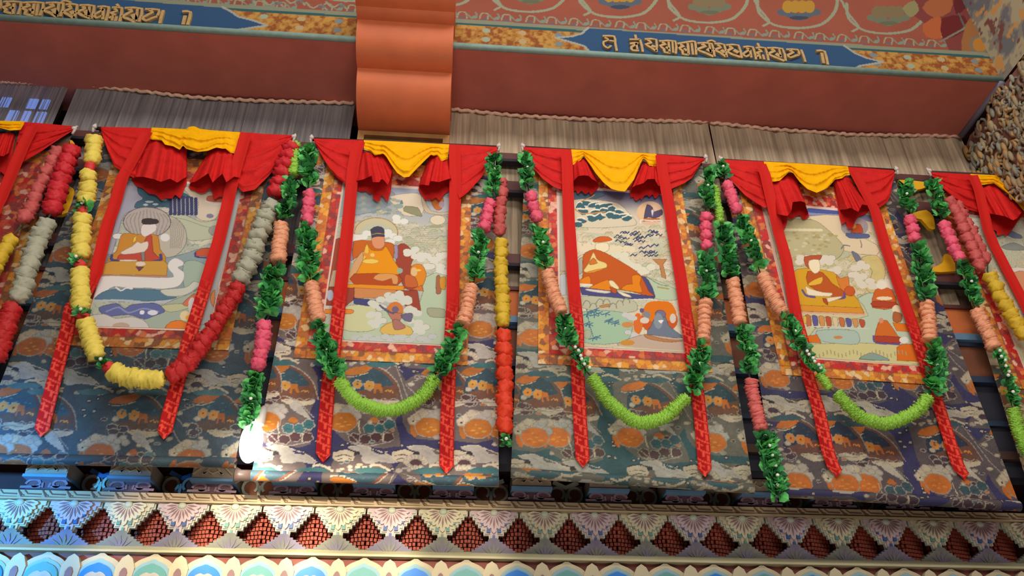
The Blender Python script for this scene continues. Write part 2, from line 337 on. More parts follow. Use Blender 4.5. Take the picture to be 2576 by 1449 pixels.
GL = [[([(-120, 0), (5, 5), (0, 110)], 9), ([(-90, 20), (-50, 40), (-100, 80), (-20, 120)], 10)],
 [([(40, 20), (270, 25), (230, 185)], 10), ([(80, 40), (130, 60), (40, 90), (80, 120), (60, 150), (150, 170)], 11), ([(180, 40), (165, 180)], 10), ([(130, 90), (170, 110)], 11)],
 [([(290, 30), (560, 35), (515, 200)], 10), ([(340, 50), (390, 70), (285, 100), (340, 130), (320, 180), (430, 195)], 11), ([(440, 45), (420, 190)], 10), ([(490, 45), (470, 200)], 9), ([(380, 110), (425, 140)], 11)],
 [([(590, 35), (820, 40), (780, 210)], 10), ([(640, 50), (700, 70), (560, 125), (650, 165), (730, 215)], 12), ([(690, 110), (740, 190)], 18), ([(760, 45), (735, 215)], 9)],
 [([(790, 20), (850, 5), (920, 30)], 9), ([(850, 55), (1000, 60), (960, 235)], 10), ([(890, 70), (920, 105), (825, 150), (900, 195), (960, 235)], 12), ([(920, 140), (955, 180)], 16)],
 [([(1030, 65), (1220, 75), (1180, 240)], 10), ([(1070, 80), (1100, 110), (1010, 150), (1060, 195), (1170, 235)], 12), ([(1110, 130), (1140, 200)], 18), ([(1160, 80), (1145, 220)], 9)],
 [([(1260, 85), (1410, 90), (1370, 265)], 10), ([(1300, 100), (1330, 125), (1225, 185), (1250, 230), (1320, 200)], 10), ([(1340, 110), (1330, 250)], 10)],
 [([(1510, 50), (1540, 80)], 10), ([(1450, 95), (1580, 100), (1550, 275)], 10), ([(1480, 110), (1520, 140), (1430, 165), (1500, 190)], 10), ([(1410, 235), (1460, 200), (1450, 265)], 9), ([(1510, 210), (1495, 270)], 10)],
 [([(1615, 100), (1840, 110), (1800, 280)], 10), ([(1660, 115), (1710, 140), (1590, 210), (1670, 245), (1750, 285)], 12), ([(1720, 180), (1760, 255)], 18), ([(1780, 115), (1760, 275)], 9)],
 [([(1880, 115), (2060, 125), (2040, 200)], 10), ([(1930, 130), (1980, 155), (1850, 225), (1890, 265), (1960, 235), (2040, 210)], 11)],
 [([(2115, 130), (2085, 230), (2070, 300)], 11)],
 [([(2360, 145), (2470, 155), (2430, 320)], 11), ([(2400, 200), (2370, 315)], 12)]]
letters([q2(L) for L in GL], 1)
# ------------------------------------------------------------------ corbel over the column
b = MB(); xa, xb = PY(894, 316, 4.9)[0], PY(1131, 316, 4.9)[0]
prof = []; steps = [(5.0, 4.62, 320, 172), (4.60, 4.34, 172, 53), (4.33, 4.22, 53, 14), (4.20, 4.02, 14, -70)]
parts = []
for k, (ya, yb, pa, pb) in enumerate(steps):
    za = PY(1013, pa, ya)[2]; zb_ = PY(1013, pb, yb)[2] if k else PY(1013, pb, yb)[2]
    parts.append((ya, yb, za, zb_))
corbel = empty('stepped_corbel', ((xa+xb)/2, 4.9, parts[0][2])); tag(corbel, 'orange painted stepped corbel under the red ceiling beam, above the second full scroll', 'corbel')
for k, (ya, yb, za, zb_) in enumerate(parts):
    yk = 5.4 if za < z_soff-.05 else YB-.012; pr = [(yk, za)]
    for t in np.linspace(0, math.pi/2, 44): pr.append((ya-(ya-yb)*math.sin(t)**.9, za+(zb_-za)*(1-math.cos(t))))
    if yk > 5 and zb_ > z_soff-.004: pr += [(YB-.045, zb_), (YB-.045, z_soff-.005), (yk, z_soff-.005)]
    else: pr.append((yk, zb_))
    n = len(pr); b = MB(); w = .004*k
    b.add([(xa-w, y, z) for y, z in pr]+[(xb+w, y, z) for y, z in pr], [tuple(range(n)), tuple(range(2*n-1, n-1, -1))]+[(i, (i+1) % n, (i+1) % n+n, i+n) for i in range(n)], m_orange)
    b.build('corbel_step', corbel)
# column capital with gilt frame, behind the scroll
z0c, z1c = 3.6, parts[0][2]-.002
col = empty('square_column', ((xa+xb)/2, 5.1, z0c)); tag(col, 'square column with a gilt framed panel, mostly hidden behind the second full scroll', 'column')
b = MB(); b.box(xa+.01, xb-.01, 5.11, 5.4, z0c, z1c, m_greyp); b.build('shaft', col)
b = MB(); zf = z1c
for (x0, x1, za, zb_) in ((xa, xb, zf-.05, zf-.002), (xa, xa+.055, 4.9, zf-.05), (xb-.055, xb, 4.9, zf-.05)): b.box(x0, x1, 5.06, 5.115, za, zb_, m_goldfr)
b.box(xa+.09, xb-.09, 5.09, 5.115, zf-.115, zf-.075, mat('orange_strip', (190, 120, 70))); b.build('gilt_frame', col)
# ------------------------------------------------------------------ curtains behind the scrolls
def cur_mat(name, rgb, alpha=0):
    m = mat(name, rgb, .9, .32, 5, stretch=(9, 1, .35)); m_ = m
    if alpha:
        nt = m.node_tree; mx = nt.nodes.new('ShaderNodeMixShader'); tr = nt.nodes.new('ShaderNodeBsdfTransparent'); out = nt.nodes['Material Output']
        mx.inputs[0].default_value = alpha; nt.links.new(nt.nodes['Principled BSDF'].outputs[0], mx.inputs[1]); nt.links.new(tr.outputs[0], mx.inputs[2]); nt.links.new(mx.outputs[0], out.inputs[0])
    return m
m_hem = mat('curtain_hem', (226, 184, 158), .9, .2, 30)
zo_top, zo_bot = PY(1290, 728, 5.1)[2], PY(1290, 793, 5.1)[2]
def curtain(top, seed, m, lab, wide=1):
    t = PYa(top, WY); n = 260; xs = np.linspace(t[0, 0], t[-1, 0], n); zt_ = np.interp(xs, t[:, 0], t[:, 1]); r = np.random.default_rng(seed)
    root = empty('gathered_curtain', (float(xs.mean()), WY+.06, zo_top)); tag(root, lab, 'curtain', 'grey curtains behind the hanging scrolls')
    ph = np.cumsum(r.uniform(.25, .7, n)*(1+.8*np.sin(np.arange(n)*.11+seed)))*1.15/wide
    v = np.linspace(0, 1, 24)[:, None]
    Z = zt_[None]*(1-v)+zo_top*v; lean = (xs-.5)*0; Y = WY+.05+.016*wide**.5*(np.sin(ph)+.4*np.sin(2.3*ph))[None]*(.35+.65*np.minimum(1, v*3))+.02*np.sin(ph*.31)[None]*v
    gridmesh('pleated_cloth', np.stack([xs[None]+0*v, Y, Z], -1), m, root, flip=True)
    b = MB(); b.tube([(x, WY+.03+.008*math.sin(i*1.3), z-.03+.004*math.sin(i*2.1)) for i, (x, z) in enumerate(zip(xs[::2], zt_[::2]))], .016, m_hem, 6); b.build('top_hem', root, True)
    return root
m_cg, m_cb = cur_mat('curtain_grey', (128, 122, 122)), cur_mat('curtain_brown', (178, 158, 132))
curtain([(-60, 190), (60, 195), (170, 198)], 3, cur_mat('curtain_sheer', (140, 134, 136), .3), 'sheer grey curtain at the far left with blue window panes glowing through')
curtain([(192, 200), (330, 214), (480, 232), (640, 241), (893, 247)], 4, m_cg, 'grey pleated curtain left of the orange corbel')
curtain([(1132, 262), (1300, 279), (1500, 289), (1782, 294)], 5, m_cb, 'brown-grey curtain just right of the orange corbel', 2.6)
curtain([(1788, 296), (1950, 314), (2150, 327), (2425, 331)], 6, m_cb, 'brown-grey curtain at the right ending at the carved corner', 2.6)
# window with daylight panes seen through the sheer curtain
win = MB(); m_pane = mat('daylight_pane', (120, 160, 255), emit=1.5)
x0, x1 = PY(-70, 220, 5.3)[0], PY(160, 220, 5.3)[0]; zw0, zw1 = PY(60, 330, 5.3)[2], PY(60, 215, 5.3)[2]
win.box(x0, x1, 5.34, 5.4, zw0-.1, zw1+.1, mat('window_frame_wood', (66, 56, 54))); wo = tag(win.build('window_1'), kind='structure')
b = MB()
for i, x in enumerate(np.arange(x0+.04, x1-.06, .115)):
    for j in range(2):
        h = (zw1-zw0-.06)/2; za = zw0+.02+j*(h+.02)
        if (i*7+j*3) % 5 != 4: b.box(x, x+.065+.015*((i*3+j) % 2), 5.325, 5.338, za+.02, za+h, m_pane)
b.build('window_pane', wo)
# ------------------------------------------------------------------ rails and wall bands
rails = [(393, .035, 5.06), (467, .05, 5.05), (650, .045, 5.05)]
for k, (py, hh, y) in enumerate(rails):
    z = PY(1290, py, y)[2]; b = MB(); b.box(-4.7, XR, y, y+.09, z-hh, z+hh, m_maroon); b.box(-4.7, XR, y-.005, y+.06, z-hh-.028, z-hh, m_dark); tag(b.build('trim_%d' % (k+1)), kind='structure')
def band(name, pa, pb, y, m):
    za, zb_ = PY(1290, pb, y)[2], PY(1290, pa, y)[2]; b = MB(); b.box(-4.8, XR, y, 5.3, za, zb_, m); return tag(b.build(name), kind='structure')
band('trim_4', 720, 729, 5.08, m_maroon); band('trim_5', 729, 794, 5.1, m_oband); band('trim_6', 794, 810, 5.06, m_bluep); band('trim_7', 810, 826, 5.1, m_navyp)
band('trim_8', 826, 904, 5.12, m_brown); band('trim_9', 904, 920, 5.1, m_navyp)
zlow = PY(1290, 920, 5.14)[2]
b = MB(); b.box(-4.8, XR, 5.16, 5.3, PY(1354, 1190, 5.3)[2]+.005, zlow+.02, mat('lower_panel_paint', (54, 54, 64), .8, .25, 3)); b.box(-4.8, XR, 5.13, 5.2, 3.98, 4.02, m_navyp); b.box(-4.8, XR, 5.12, 5.2, 3.72, 3.78, mat('dark_brown_strip', (84, 60, 52))); tag(b.build('wall_back_lower'), kind='structure')
# gold fretwork brackets in the window bay openings
def fret(pts, lab, y=5.02):
    p = chaikin(PYa(pts, y), True, 1); b = MB(); b.prism([tuple(a) for a in p], y, y+.03, m_yellowp)
    tag(b.build('gilded_bracket'), lab, 'bracket', 'yellow painted brackets in the window bays')
fret([(2296, 536), (2330, 528), (2348, 545), (2352, 575), (2338, 574), (2318, 552), (2298, 548)], 'yellow cut-out bracket, middle of three between the two rightmost scrolls')
fret([(2330, 682), (2350, 672), (2372, 660), (2376, 640), (2392, 642), (2404, 682)], 'yellow cut-out bracket, lowest of three between the two rightmost scrolls')
fret([(2262, 452), (2330, 458), (2332, 470), (2302, 478), (2290, 466), (2262, 462)], 'yellow cut-out bracket, topmost of three between the two rightmost scrolls')
fret([(160, 468), (184, 474), (186, 490), (170, 534), (140, 540), (144, 520)], 'yellow painted bracket between the two leftmost scrolls', 5.0)
fret([(176, 352), (186, 358), (188, 376), (178, 380)], 'small yellow bracket tip at the end of the leftmost scroll rod', 5.0)
# ------------------------------------------------------------------ cornice under the scrolls
YF = 5.32
kx = (PY(2462, 1312, YF)[0]-PY(52, 1262, YF)[0])/19/126.8
zP = lambda py, y=YF: PY(1354, py, y)[2]
XC = [PY(52, 1262, YF)[0]+126.8*kx*i for i in range(-1, 21)]
m_cream = mat('cream_paint', (177, 169, 141), .6, .08, 10); m_pink = mat('pink_lilac_paint', (170, 151, 152), .6, .08, 10)
m_rim = mat('pale_rim_paint', (162, 166, 149), .6, .1, 14); m_mauve = mat('mauve_inlay', (121, 92, 92), .6, .1, 14)
m_tealin = mat('teal_inlay', (86, 124, 116), .5, .1, 14); m_bluein = mat('blue_inlay', (51, 81, 126), .5, .1, 14)
m_lotg = mat('shaded_grey_lotus', (108, 108, 100), .7, .15, 12); m_lotl = mat('shaded_lilac_lotus', (106, 100, 116), .7, .15, 12)  # lower lotus grey and lilac, darkened to hold the shade below the pendants
m_brick = mat('red_block_paint', (142, 64, 48), .7, .12, 9); m_brickd = mat('dark_red_recess', (69, 33, 33), .8, .1, 9)
m_ledge = mat('pale_ledge_paint', (162, 156, 124), .6, .08, 5); m_lilac = mat('lilac_paint', (124, 101, 112), .6, .1, 8)
m_plum = mat('plum_paint', (92, 63, 69), .6, .1, 8); m_sand = mat('sand_relief', (162, 142, 111), .55, .1, 12); m_groove = mat('groove_brown', (99, 76, 58), .8, .1, 12)
m_facep = mat('grey_sand_face', (137, 122, 106), .6, .12, 10); m_gapo = mat('orange_brown_panel', (132, 76, 53), .7, .15, 6)
# backing
b = MB(); b.box(-3.9, XR+.6, 5.6, 5.66, 2.3, 3.75, m_brickd); tag(b.build('wall_back_cornice'), kind='structure')
# key-pattern moulding
zt_, zb_ = zP(1263), zP(1282)
b = MB(); b.box(-3.8, XR+.5, YF-.005, 5.6, zb_, zt_, m_sand); b.box(-3.8, XR+.5, YF-.02, YF+.1, zb_-.012, zb_, m_sand); kp = tag(b.build('trim_10'), kind='structure')
b = MB(); hh = zt_-zb_; per = 57*kx
for i in range(-2, 52):
    x = XC[0]+per*i; A = lambda u, v: (x+u*per, zt_-v*hh)
    b.ribbon([A(0, .04), A(.2, .9), A(1.0, .96)], .0095, YF-.009, YF, m_groove)
    b.ribbon([A(.27, .08), A(.42, .5), A(.98, .54)], .0075, YF-.009, YF, m_groove); b.ribbon([A(.1, .3), A(.2, .62), A(.3, .7)], .006, YF-.009, YF, m_groove)
b.build('key_pattern', kp)
# sloping ledge
zl0, zl1, zl2 = zP(1391, 5.36), zP(1402, 5.27), zP(1408, 5.26)
b = MB(); q8 = [(5.36, zl0), (5.27, zl1), (5.255, zl1-.004), (5.255, zl2), (5.6, zl2), (5.6, zl0)]
b.add([(-3.8, y, z) for y, z in q8]+[(XR+.5, y, z) for y, z in q8], [tuple(range(6)), tuple(range(11, 5, -1))]+[(k, k+6, (k+1) % 6+6, (k+1) % 6) for k in range(6)], m_ledge)
tag(b.build('trim_11'), kind='structure')
# rafter ends
RX = [PY(117, 1190, 5.3)[0]+(PY(1910, 1220, 5.3)[0]-PY(117, 1190, 5.3)[0])/9*i for i in range(0, 13)]
w = 50*kx; za, zm, zl = zP(1192, 5.3), zP(1232, 5.3), zP(1262, 5.36)
for i, x in enumerate(RX):
    r = empty('rafter_end', (x, 5.3, zl)); lab = '%s carved rafter end from the left, on the key-pattern moulding below the scrolls' % ORD[i]
    if i == len(RX)-1: lab = 'rightmost carved rafter end, on the key-pattern moulding below the scrolls'
    tag(r, lab, 'rafter end', 'carved rafter ends under the scrolls')
    b = MB(); b.box(x-w, x+w, 5.295, 5.61, zm+.018, za, m_facep); hz = za-zm-.028
    for s_ in (-1, 1):
        b.ribbon([(x+s_*.02, za-.015), (x+s_*.06, za-hz*.75)], .012, 5.287, 5.296, m_sand); b.ribbon([(x+s_*.07, za-.015), (x+s_*.13, za-hz*.8)], .012, 5.287, 5.296, m_sand)
    b.ribbon([(x-.07, za-hz*.8), (x-.03, za-hz*.55), (x, za-hz*.75), (x+.03, za-hz*.55), (x+.07, za-hz*.8)], .012, 5.287, 5.296, m_sand)
    b.build('upper_block', r)
    b = MB(); b.box(x-w-.006, x+w+.006, 5.285, 5.61, zm, zm+.018, m_bluep); b.build('blue_edge', r)
    b = MB(); b.box(x-w*.94, x+w*.94, 5.35, 5.61, zl, zm-.001, m_plum); h2 = zm-zl
    for s_ in (-1, 1):
        t = np.linspace(0, 5.4, 16); rr = .05*(1-t/7.5)
        b.ribbon(np.stack([x+s_*(.075+rr*np.cos(t)*1.1), zl+h2*.52+rr*np.sin(t)*.8], 1), .016, 5.342, 5.35, m_lilac)
        b.ribbon([(x+s_*.02, zl+.01), (x+s_*.025, zm-.02)], .014, 5.342, 5.35, m_lilac); b.ribbon([(x+s_*.03, zl+.015), (x+s_*.16, zl+.012)], .016, 5.342, 5.35, m_lilac)
    b.build('lower_block', r)
# painted panels between rafters, with a scroll
for i in range(len(RX)-1):
    xm = (RX[i]+RX[i+1])/2; hw = (RX[1]-RX[0])/2-w-.012; b = MB(); b.box(xm-hw, xm+hw, 5.53, 5.6, zl, za, m_gapo)
    for s_ in (-1, 1):
        t = np.linspace(-1.4, 4, 14); rr = .055*(1-.06*t)
        b.ribbon(np.stack([xm+s_*(.06+rr*np.cos(t)), zl+.11+rr*np.sin(t)], 1), .018, 5.518, 5.531, m_rim)
    b.ribbon([(xm, zl+.01), (xm, zl+.12)], .02, 5.518, 5.531, m_rim); b.ribbon([(xm-.09, zl+.2), (xm, zl+.16), (xm+.09, zl+.2)], .03, 5.518, 5.531, m_bluein if i < 4 else m_rim)
    lab = ('recessed panel with a pale scroll between the %s and %s rafter ends' % (ORD[i], ORD[i+1])) if i < 11 else 'dark recessed panel with a pale scroll beside the rightmost rafter end'
    tag(b.build('recess_panel'), lab, 'panel', 'recessed panels between the rafter ends')
# hanging lotus pendants
HALF = [(58, 0), (58, 11), (50, 11), (50, 20), (43, 20), (43, 30), (36, 30), (36, 39), (29, 39), (29, 48), (22, 48), (22, 58), (9, 58), (9, 77), (5, 82)]
LOW = [(8, 70), (14, 74), (14, 78), (22, 78), (22, 83), (30, 83), (30, 88), (38, 88), (38, 93), (46, 93), (46, 98), (54, 98), (54, 103), (62, 103), (62, 113)]
kz = (zP(1283)-zP(1365))/82; zt_ = zb_-.013
def full(h): return [(a, c) for a, c in h]+[(-a, c) for a, c in reversed(h)]
for i, x in enumerate(XC):
    odd = i % 2 == 0; mp = m_pink if odd else m_cream; mi = m_bluein if odd else m_tealin; T = lambda p: [(x+a*kx, zt_-c*kz) for a, c in p]
    r = empty('lotus_pendant', (x, YF, zt_-82*kz))
    nm = ORD[i-1] if i > 0 else ''
    lab = ('half lotus pendant cut off at the left picture edge of the cornice' if i == 0 else 'half lotus pendant at the far right end of the cornice' if i == len(XC)-1 else '%s lotus pendant with %s tips, %s pendant from the left under the key-pattern moulding' % ('pink' if odd else 'cream', 'blue' if odd else 'teal', nm))
    tag(r, lab, 'pendant', 'lotus pendants along the cornice')
    b = MB(); b.prism(T(full(HALF)), YF+.012, YF+.05, mp); b.prism(T(full([(a+3.2 if c < 75 else a+1.5, c+2.6 if 0 < c else 0) for a, c in HALF])), YF+.025, YF+.055, m_rim); b.build('pendant_plate', r)
    b = MB(); b2 = MB()
    for k in range(11):
        a = math.radians(-84+16.8*k); L = 47-3*abs(math.sin(a))+(8 if k == 5 else 0); ca, sa = math.cos(a), math.sin(a); wd_ = 7.0 if k != 5 else 8
        out = [(0, 4), (wd_*.5, 14), (wd_, L*.62), (wd_*.7, L*.9), (0, L), (-wd_*.7, L*.9), (-wd_, L*.62), (-wd_*.5, 14)]
        rot = lambda p, f: [(x+(u*f*ca+v*sa)*kx, zt_-.012-(v*ca-u*f*sa)*kz*.98) for u, v in p]
        b.prism(rot(out, 1), YF-.006+.001*(k % 2), YF+.012, mp)
        b2.prism(rot([(0, 12), (2.4, L*.55), (0, L*.82), (-2.4, L*.55)], 1), YF-.010, YF-.004, m_mauve)
    b.build('petal_fan', r); b2.build('petal_inlay', r)
    for s_ in (-1, 1):
        b = MB(); b.prism(T([(s_*8, 47), (s_*17, 42), (s_*18, 55), (s_*9, 56)]), YF-.002, YF+.02, mi); b.build('inlay', r); b = MB(); b.prism(T([(s_*25, 33), (s_*31, 30), (s_*32, 37), (s_*26, 38)]), YF-.002, YF+.02, mi); b.build('inlay', r)
    b = MB(); b.prism(T([(-3, 62), (3, 62), (3, 75), (-3, 75)]), YF, YF+.02, mi); b.build('inlay', r)
    b = MB(); b.ball((x, YF-.004, zt_-.018), (.03, .018, .022), m_rim, 10, 6); b.build('boss', r, True)
    b = MB(); ml = m_lotl if odd else m_lotg; Z0 = zt_-113*kz
    lo = T(full(LOW)); n = len(lo); sh = lambda z: (z-Z0)/(43*kz)
    v = [(a, 5.345-.03*sh(z), z) for a, z in lo]+[(a, 5.40-.03*sh(z), z) for a, z in lo]
    b.add(v, [tuple(range(n)), tuple(range(2*n-1, n-1, -1))]+[(k, k+n, (k+1) % n+n, (k+1) % n) for k in range(n)], ml)
    for k in range(7):
        a = math.radians(-72+24*k); L = 24-.0*k; ca, sa = math.cos(a), math.sin(a)*1.7
        P = lambda u, v: (x+(v*sa+u*ca)*kx, zt_-(113-v*ca*1.4)*kz)
        q_ = [P(-3, 4), P(0, 2), P(3, 4), P(3.5, 15), P(0, L), P(-3.5, 15)]
        b.add([(a_, 5.338-.03*sh(z), z) for a_, z in q_], [tuple(range(6))], m_lotg if odd else m_lotl)
    b.build('lower_lotus', r)
# stepped red blocks in the gaps
bw = 9.7*kx; zr0 = zP(1396)
for i in range(len(XC)-1):
    g = (XC[i]+XC[i+1])/2; b = MB(); rows = 11; rh = (zt_-zr0)/rows
    for rr in range(rows):
        z = zr0+rr*rh; y0 = 5.47-.004*rr
        for s_ in (-1, 1):
            for k in range(6):
                xa_ = g+s_*(k+.08+(.22 if rr % 2 else 0))*bw; xb_ = g+s_*(k+.80+(.22 if rr % 2 else 0))*bw; yy = y0+.35*k*bw
                b.box(min(xa_, xb_), max(xa_, xb_), yy, yy+.09, z+.1*rh, z+.92*rh, m_brick)
    b.box(g-.21, g+.21, 5.575, 5.6, zr0, zt_, m_brickd)
    lab = ('stepped red blocks in the gap between the %s and %s lotus pendants' % (ORD[i-1], ORD[i])) if 0 < i < len(XC)-2 else 'stack of stepped red blocks at the %s end of the cornice' % ('far left' if i == 0 else 'far right')
    tag(b.build('stepped_blocks'), lab, 'carved blocks', 'stepped red blocks between the pendants')
# lotus petal row along the bottom
m_archc = mat('cream_arch_paint', (170, 159, 131), .6, .08, 8); m_bb = mat('bright_blue_arch', (24, 106, 190), .5, .06, 8); m_bt = mat('teal_arch', (79, 136, 132), .5, .06, 8)
m_pb = mat('pale_blue_blend', (121, 154, 162), .6, .06, 8); m_heart = mat('pale_heart_paint', (157, 152, 141), .6, .12, 14); m_redb = mat('dull_red_board', (132, 76, 68), .7, .08, 6)
b = MB(); b.box(-3.9, XR+.6, 5.32, 5.5, 2.3, zl2, m_redb); tag(b.build('trim_12'), kind='structure')
X0 = PY(104, 1440, 5.26)[0]; dX = (PY(2044, 1449, 5.26)[0]-X0)/15; ptop = zP(1416, 5.26)
def arch(b, x, wid, top, y0, y1, m, ogee=0):
    t = np.linspace(0, math.pi, 22); hgt = wid*.95
    p = [(x+wid*math.cos(a), top-hgt+hgt*(math.sin(a)**.85)+ogee*math.exp(-((a-math.pi/2)/.18)**2)) for a in t]
    b.prism([(x+wid, top-.6)]+p+[(x-wid, top-.6)], y0, y1, m)
for i in range(-1, 20):
    x = X0+dX*i; bl = i % 2 == 1; r = empty('lotus_petal', (x, 5.26, ptop-.6)); q_ = ('blue' if bl else 'teal')
    tag(r, ('half %s arched lotus petal at the very left of the bottom row' % q_) if i < 0 else ('%s arched lotus petal at the far right of the bottom row' % q_) if i == 19 else '%s arched lotus petal, %s from the left in the bottom row' % (q_, ORD[i]), 'lotus petal', 'arched petals of the bottom row')
    b = MB(); arch(b, x, dX*.47, ptop, 5.275, 5.32, m_archc, .018); b.build('petal_rim', r)
    b = MB(); arch(b, x, dX*.36, ptop-.03, 5.268, 5.276, m_pb, .012); b.build('pale_halo', r)
    b = MB(); arch(b, x, dX*.31, ptop-.055, 5.256, 5.269, m_bb if bl else m_bt, .008); b.build('coloured_band', r)
    b = MB(); arch(b, x, dX*.235, ptop-.1, 5.25, 5.257, m_heart, -.012); b.build('petal_heart', r)
    xs = x+dX*.5; r = empty('spear_petal', (xs, 5.26, ptop-.6))
    tag(r, 'slim cream spear petal between the %s and %s arched petals from the left' % (ORD[i], ORD[i+1]) if 0 <= i < 19 else 'slim cream spear petal at the %s end of the bottom row' % ('left' if i < 0 else 'right'), 'lotus petal', 'spear petals of the bottom row')
    sp = lambda k, dz: [(xs+a*k, ptop+dz-c*k) for a, c in ((0, 0), (.03, .02), (.055, .075), (.05, .14), (.02, .3), (-.02, .3), (-.05, .14), (-.055, .075), (-.03, .02))]
    b = MB(); b.prism(sp(1.05, .005), 5.26, 5.32, m_archc); b.build('petal_blade', r)
    b = MB(); b.prism(sp(.4, -.075), 5.252, 5.261, m_mauve); b.build('petal_core', r)
# ------------------------------------------------------------------ brocade repeat (indices into a palette), traced from the second scroll
PX2M = .0034
def T2(p): return PYa(np.asarray(p, float)/4.025+np.array([640, 900]), D)
tO = T2([(20, 1100)])[0]; tE = T2([(2470, 1180)])[0]; TW = tE[0]-tO[0]; TH = T2([(1000, 90)])[0][1]-T2([(1000, 1180)])[0][1]
tst = .004; tnx, tnz = int(TW/tst), int(TH/tst)
IDX = np.zeros((tnz, tnx), np.int8); TX, TZ = np.meshgrid(np.arange(tnx)*tst, np.arange(tnz)*tst)
class TileC:
    pass
def t_poly(pts, k, smooth=2, tw=True):
    p = T2(pts)-tO if tw else np.asarray(pts, float)
    if smooth: p = chaikin(p, True, smooth)
    for dz in (-TH, 0, TH):
        for dx in (-TW, 0, TW):
            P = p+np.array([dx, dz])
            if P[:, 0].max() < 0 or P[:, 0].min() > TW or P[:, 1].max() < 0 or P[:, 1].min() > TH: continue
            i0, i1 = max(0, int(P[:, 1].min()/tst)), min(tnz, int(P[:, 1].max()/tst)+2); j0, j1 = max(0, int(P[:, 0].min()/tst)), min(tnx, int(P[:, 0].max()/tst)+2)
            if i1 <= i0 or j1 <= j0: continue
            X = TX[i0:i1, j0:j1]; Z = TZ[i0:i1, j0:j1]; ins = np.zeros(X.shape, bool); q_ = np.roll(P, -1, 0)
            for (x0, z0), (x1, z1) in zip(P, q_):
                if z0 == z1: continue
                ins ^= ((Z < z0) != (Z < z1)) & (X < x0+(Z-z0)*(x1-x0)/(z1-z0))
            IDX[i0:i1, j0:j1][ins] = k
def t_line(pts, w, k, smooth=2):
    p = np.asarray(pts, float)
    if smooth: p = chaikin(p, False, smooth)
    L, R = [], []
    for i in range(len(p)):
        t = p[min(i+1, len(p)-1)]-p[max(i-1, 0)]; t = t/(np.hypot(*t)+1e-9); n = np.array([-t[1], t[0]])*w/2; L.append(p[i]+n); R.append(p[i]-n)
    for i in range(len(p)-1): t_poly([L[i], L[i+1], R[i+1], R[i]], k, 0)
def t_ell(cx, cy, rx, ry, k, out=None, wob=0):
    t = np.linspace(0, 2*math.pi, 16, endpoint=False); q_ = 1+wob*np.sin(6*t)
    f = lambda e: np.stack([cx+(rx+e)*q_*np.cos(t), cy+(ry+e)*q_*np.sin(t)], 1)
    if out is not None: t_poly(f(9), out, 1)
    t_poly(f(0), k, 1)
BG, GREY, MAR, ORA, TEA, CRE, OUT, BRO, GOL, WHI, DTE, BLK = range(12)
rt = random.Random(5)
# large grey-brown cells leaving ground showing between
for pts in ([(20, 60), (560, 60), (640, 330), (560, 560), (560, 880), (330, 900), (20, 820)], [(830, 90), (1420, 60), (1560, 440), (1420, 640), (1480, 900), (1100, 900), (820, 760)], [(1500, 260), (1820, 120), (2460, 120), (2460, 820), (2000, 840), (1640, 820), (1500, 660)]): t_poly(pts, GREY, 1)
for pts in ([(20, 900), (300, 960), (520, 1090), (420, 1180), (20, 1180)], [(900, 930), (1250, 1000), (1400, 1110), (1180, 1190), (760, 1180)], [(1440, 1100), (1700, 930), (2460, 960), (2460, 1180), (1480, 1190)]): t_poly(pts, GREY, 2)
for cx in (300, 1150, 1900, 2300): # huts under bows
    s_ = 1 if cx < 1500 else .85
    X = lambda dx: cx+dx*s_
    t_poly([(X(-170), 200), (X(30), 90), (X(190), 160), (X(260), 250), (X(250), 360), (X(-190), 370), (X(-210), 300)], DTE, 1)
    t_poly([(X(-220), 370), (X(260), 280), (X(270), 430), (X(120), 450), (X(-60), 440)], BRO, 1)
    t_poly([(X(-250), 165), (X(-180), 110), (X(0), 75), (X(60), 90), (X(-20), 150), (X(-130), 180)], ORA, 2)
    t_line([(X(50), 90), (X(160), 140), (X(270), 260), (X(330), 420)], 34, BRO); t_line([(X(40), 72), (X(170), 130), (X(290), 250), (X(345), 430)], 12, OUT)
    t_line([(X(-250), 185), (X(-150), 195), (X(0), 155)], 9, CRE)
    t_ell(X(-110), 270, 42, 40, GOL, OUT, .1); t_ell(X(10), 285, 48, 42, GOL, OUT, .12); t_ell(X(-110), 270, 9, 9, BRO); t_ell(X(10), 285, 9, 9, BRO)
    t_poly([(X(60), 260), (X(130), 270), (X(150), 360), (X(120), 355), (X(110), 320), (X(80), 320), (X(75), 370), (X(55), 360)], ORA, 0)
    t_line([(X(170), 345), (X(200), 330), (X(215), 350), (X(235), 335), (X(250), 360)], 12, GOL)
    t_poly([(X(-40), 430), (X(60), 420), (X(200), 440), (X(310), 430), (X(290), 470), (X(130), 500), (X(20), 470)], CRE, 1)
    t_line([(X(-30), 425), (X(30), 440), (X(60), 415), (X(110), 435), (X(150), 410), (X(200), 435), (X(250), 415), (X(300), 432)], 10, OUT, 0)
    t_ell(X(-160), 320, 26, 18, CRE, OUT); 
    for _ in range(7): t_ell(X(rt.uniform(-180, 200)), rt.uniform(170, 250), 14, 7, TEA)
    for _ in range(5): t_ell(X(rt.uniform(-200, -60)), rt.uniform(390, 470), 46, 26, MAR, OUT, .08)
t_line([(60, 360), (250, 385), (420, 430), (600, 610)], 8, OUT); t_line([(1430, 80), (1560, 440), (1700, 640)], 10, OUT, 0); t_line([(2030, 465), (2200, 450), (2460, 460)], 12, OUT)
t_line([(1330, 130), (1400, 70), (1500, 150)], 10, OUT, 0); t_line([(1650, 390), (1520, 270), (1640, 230), (1800, 160)], 10, OUT, 0)
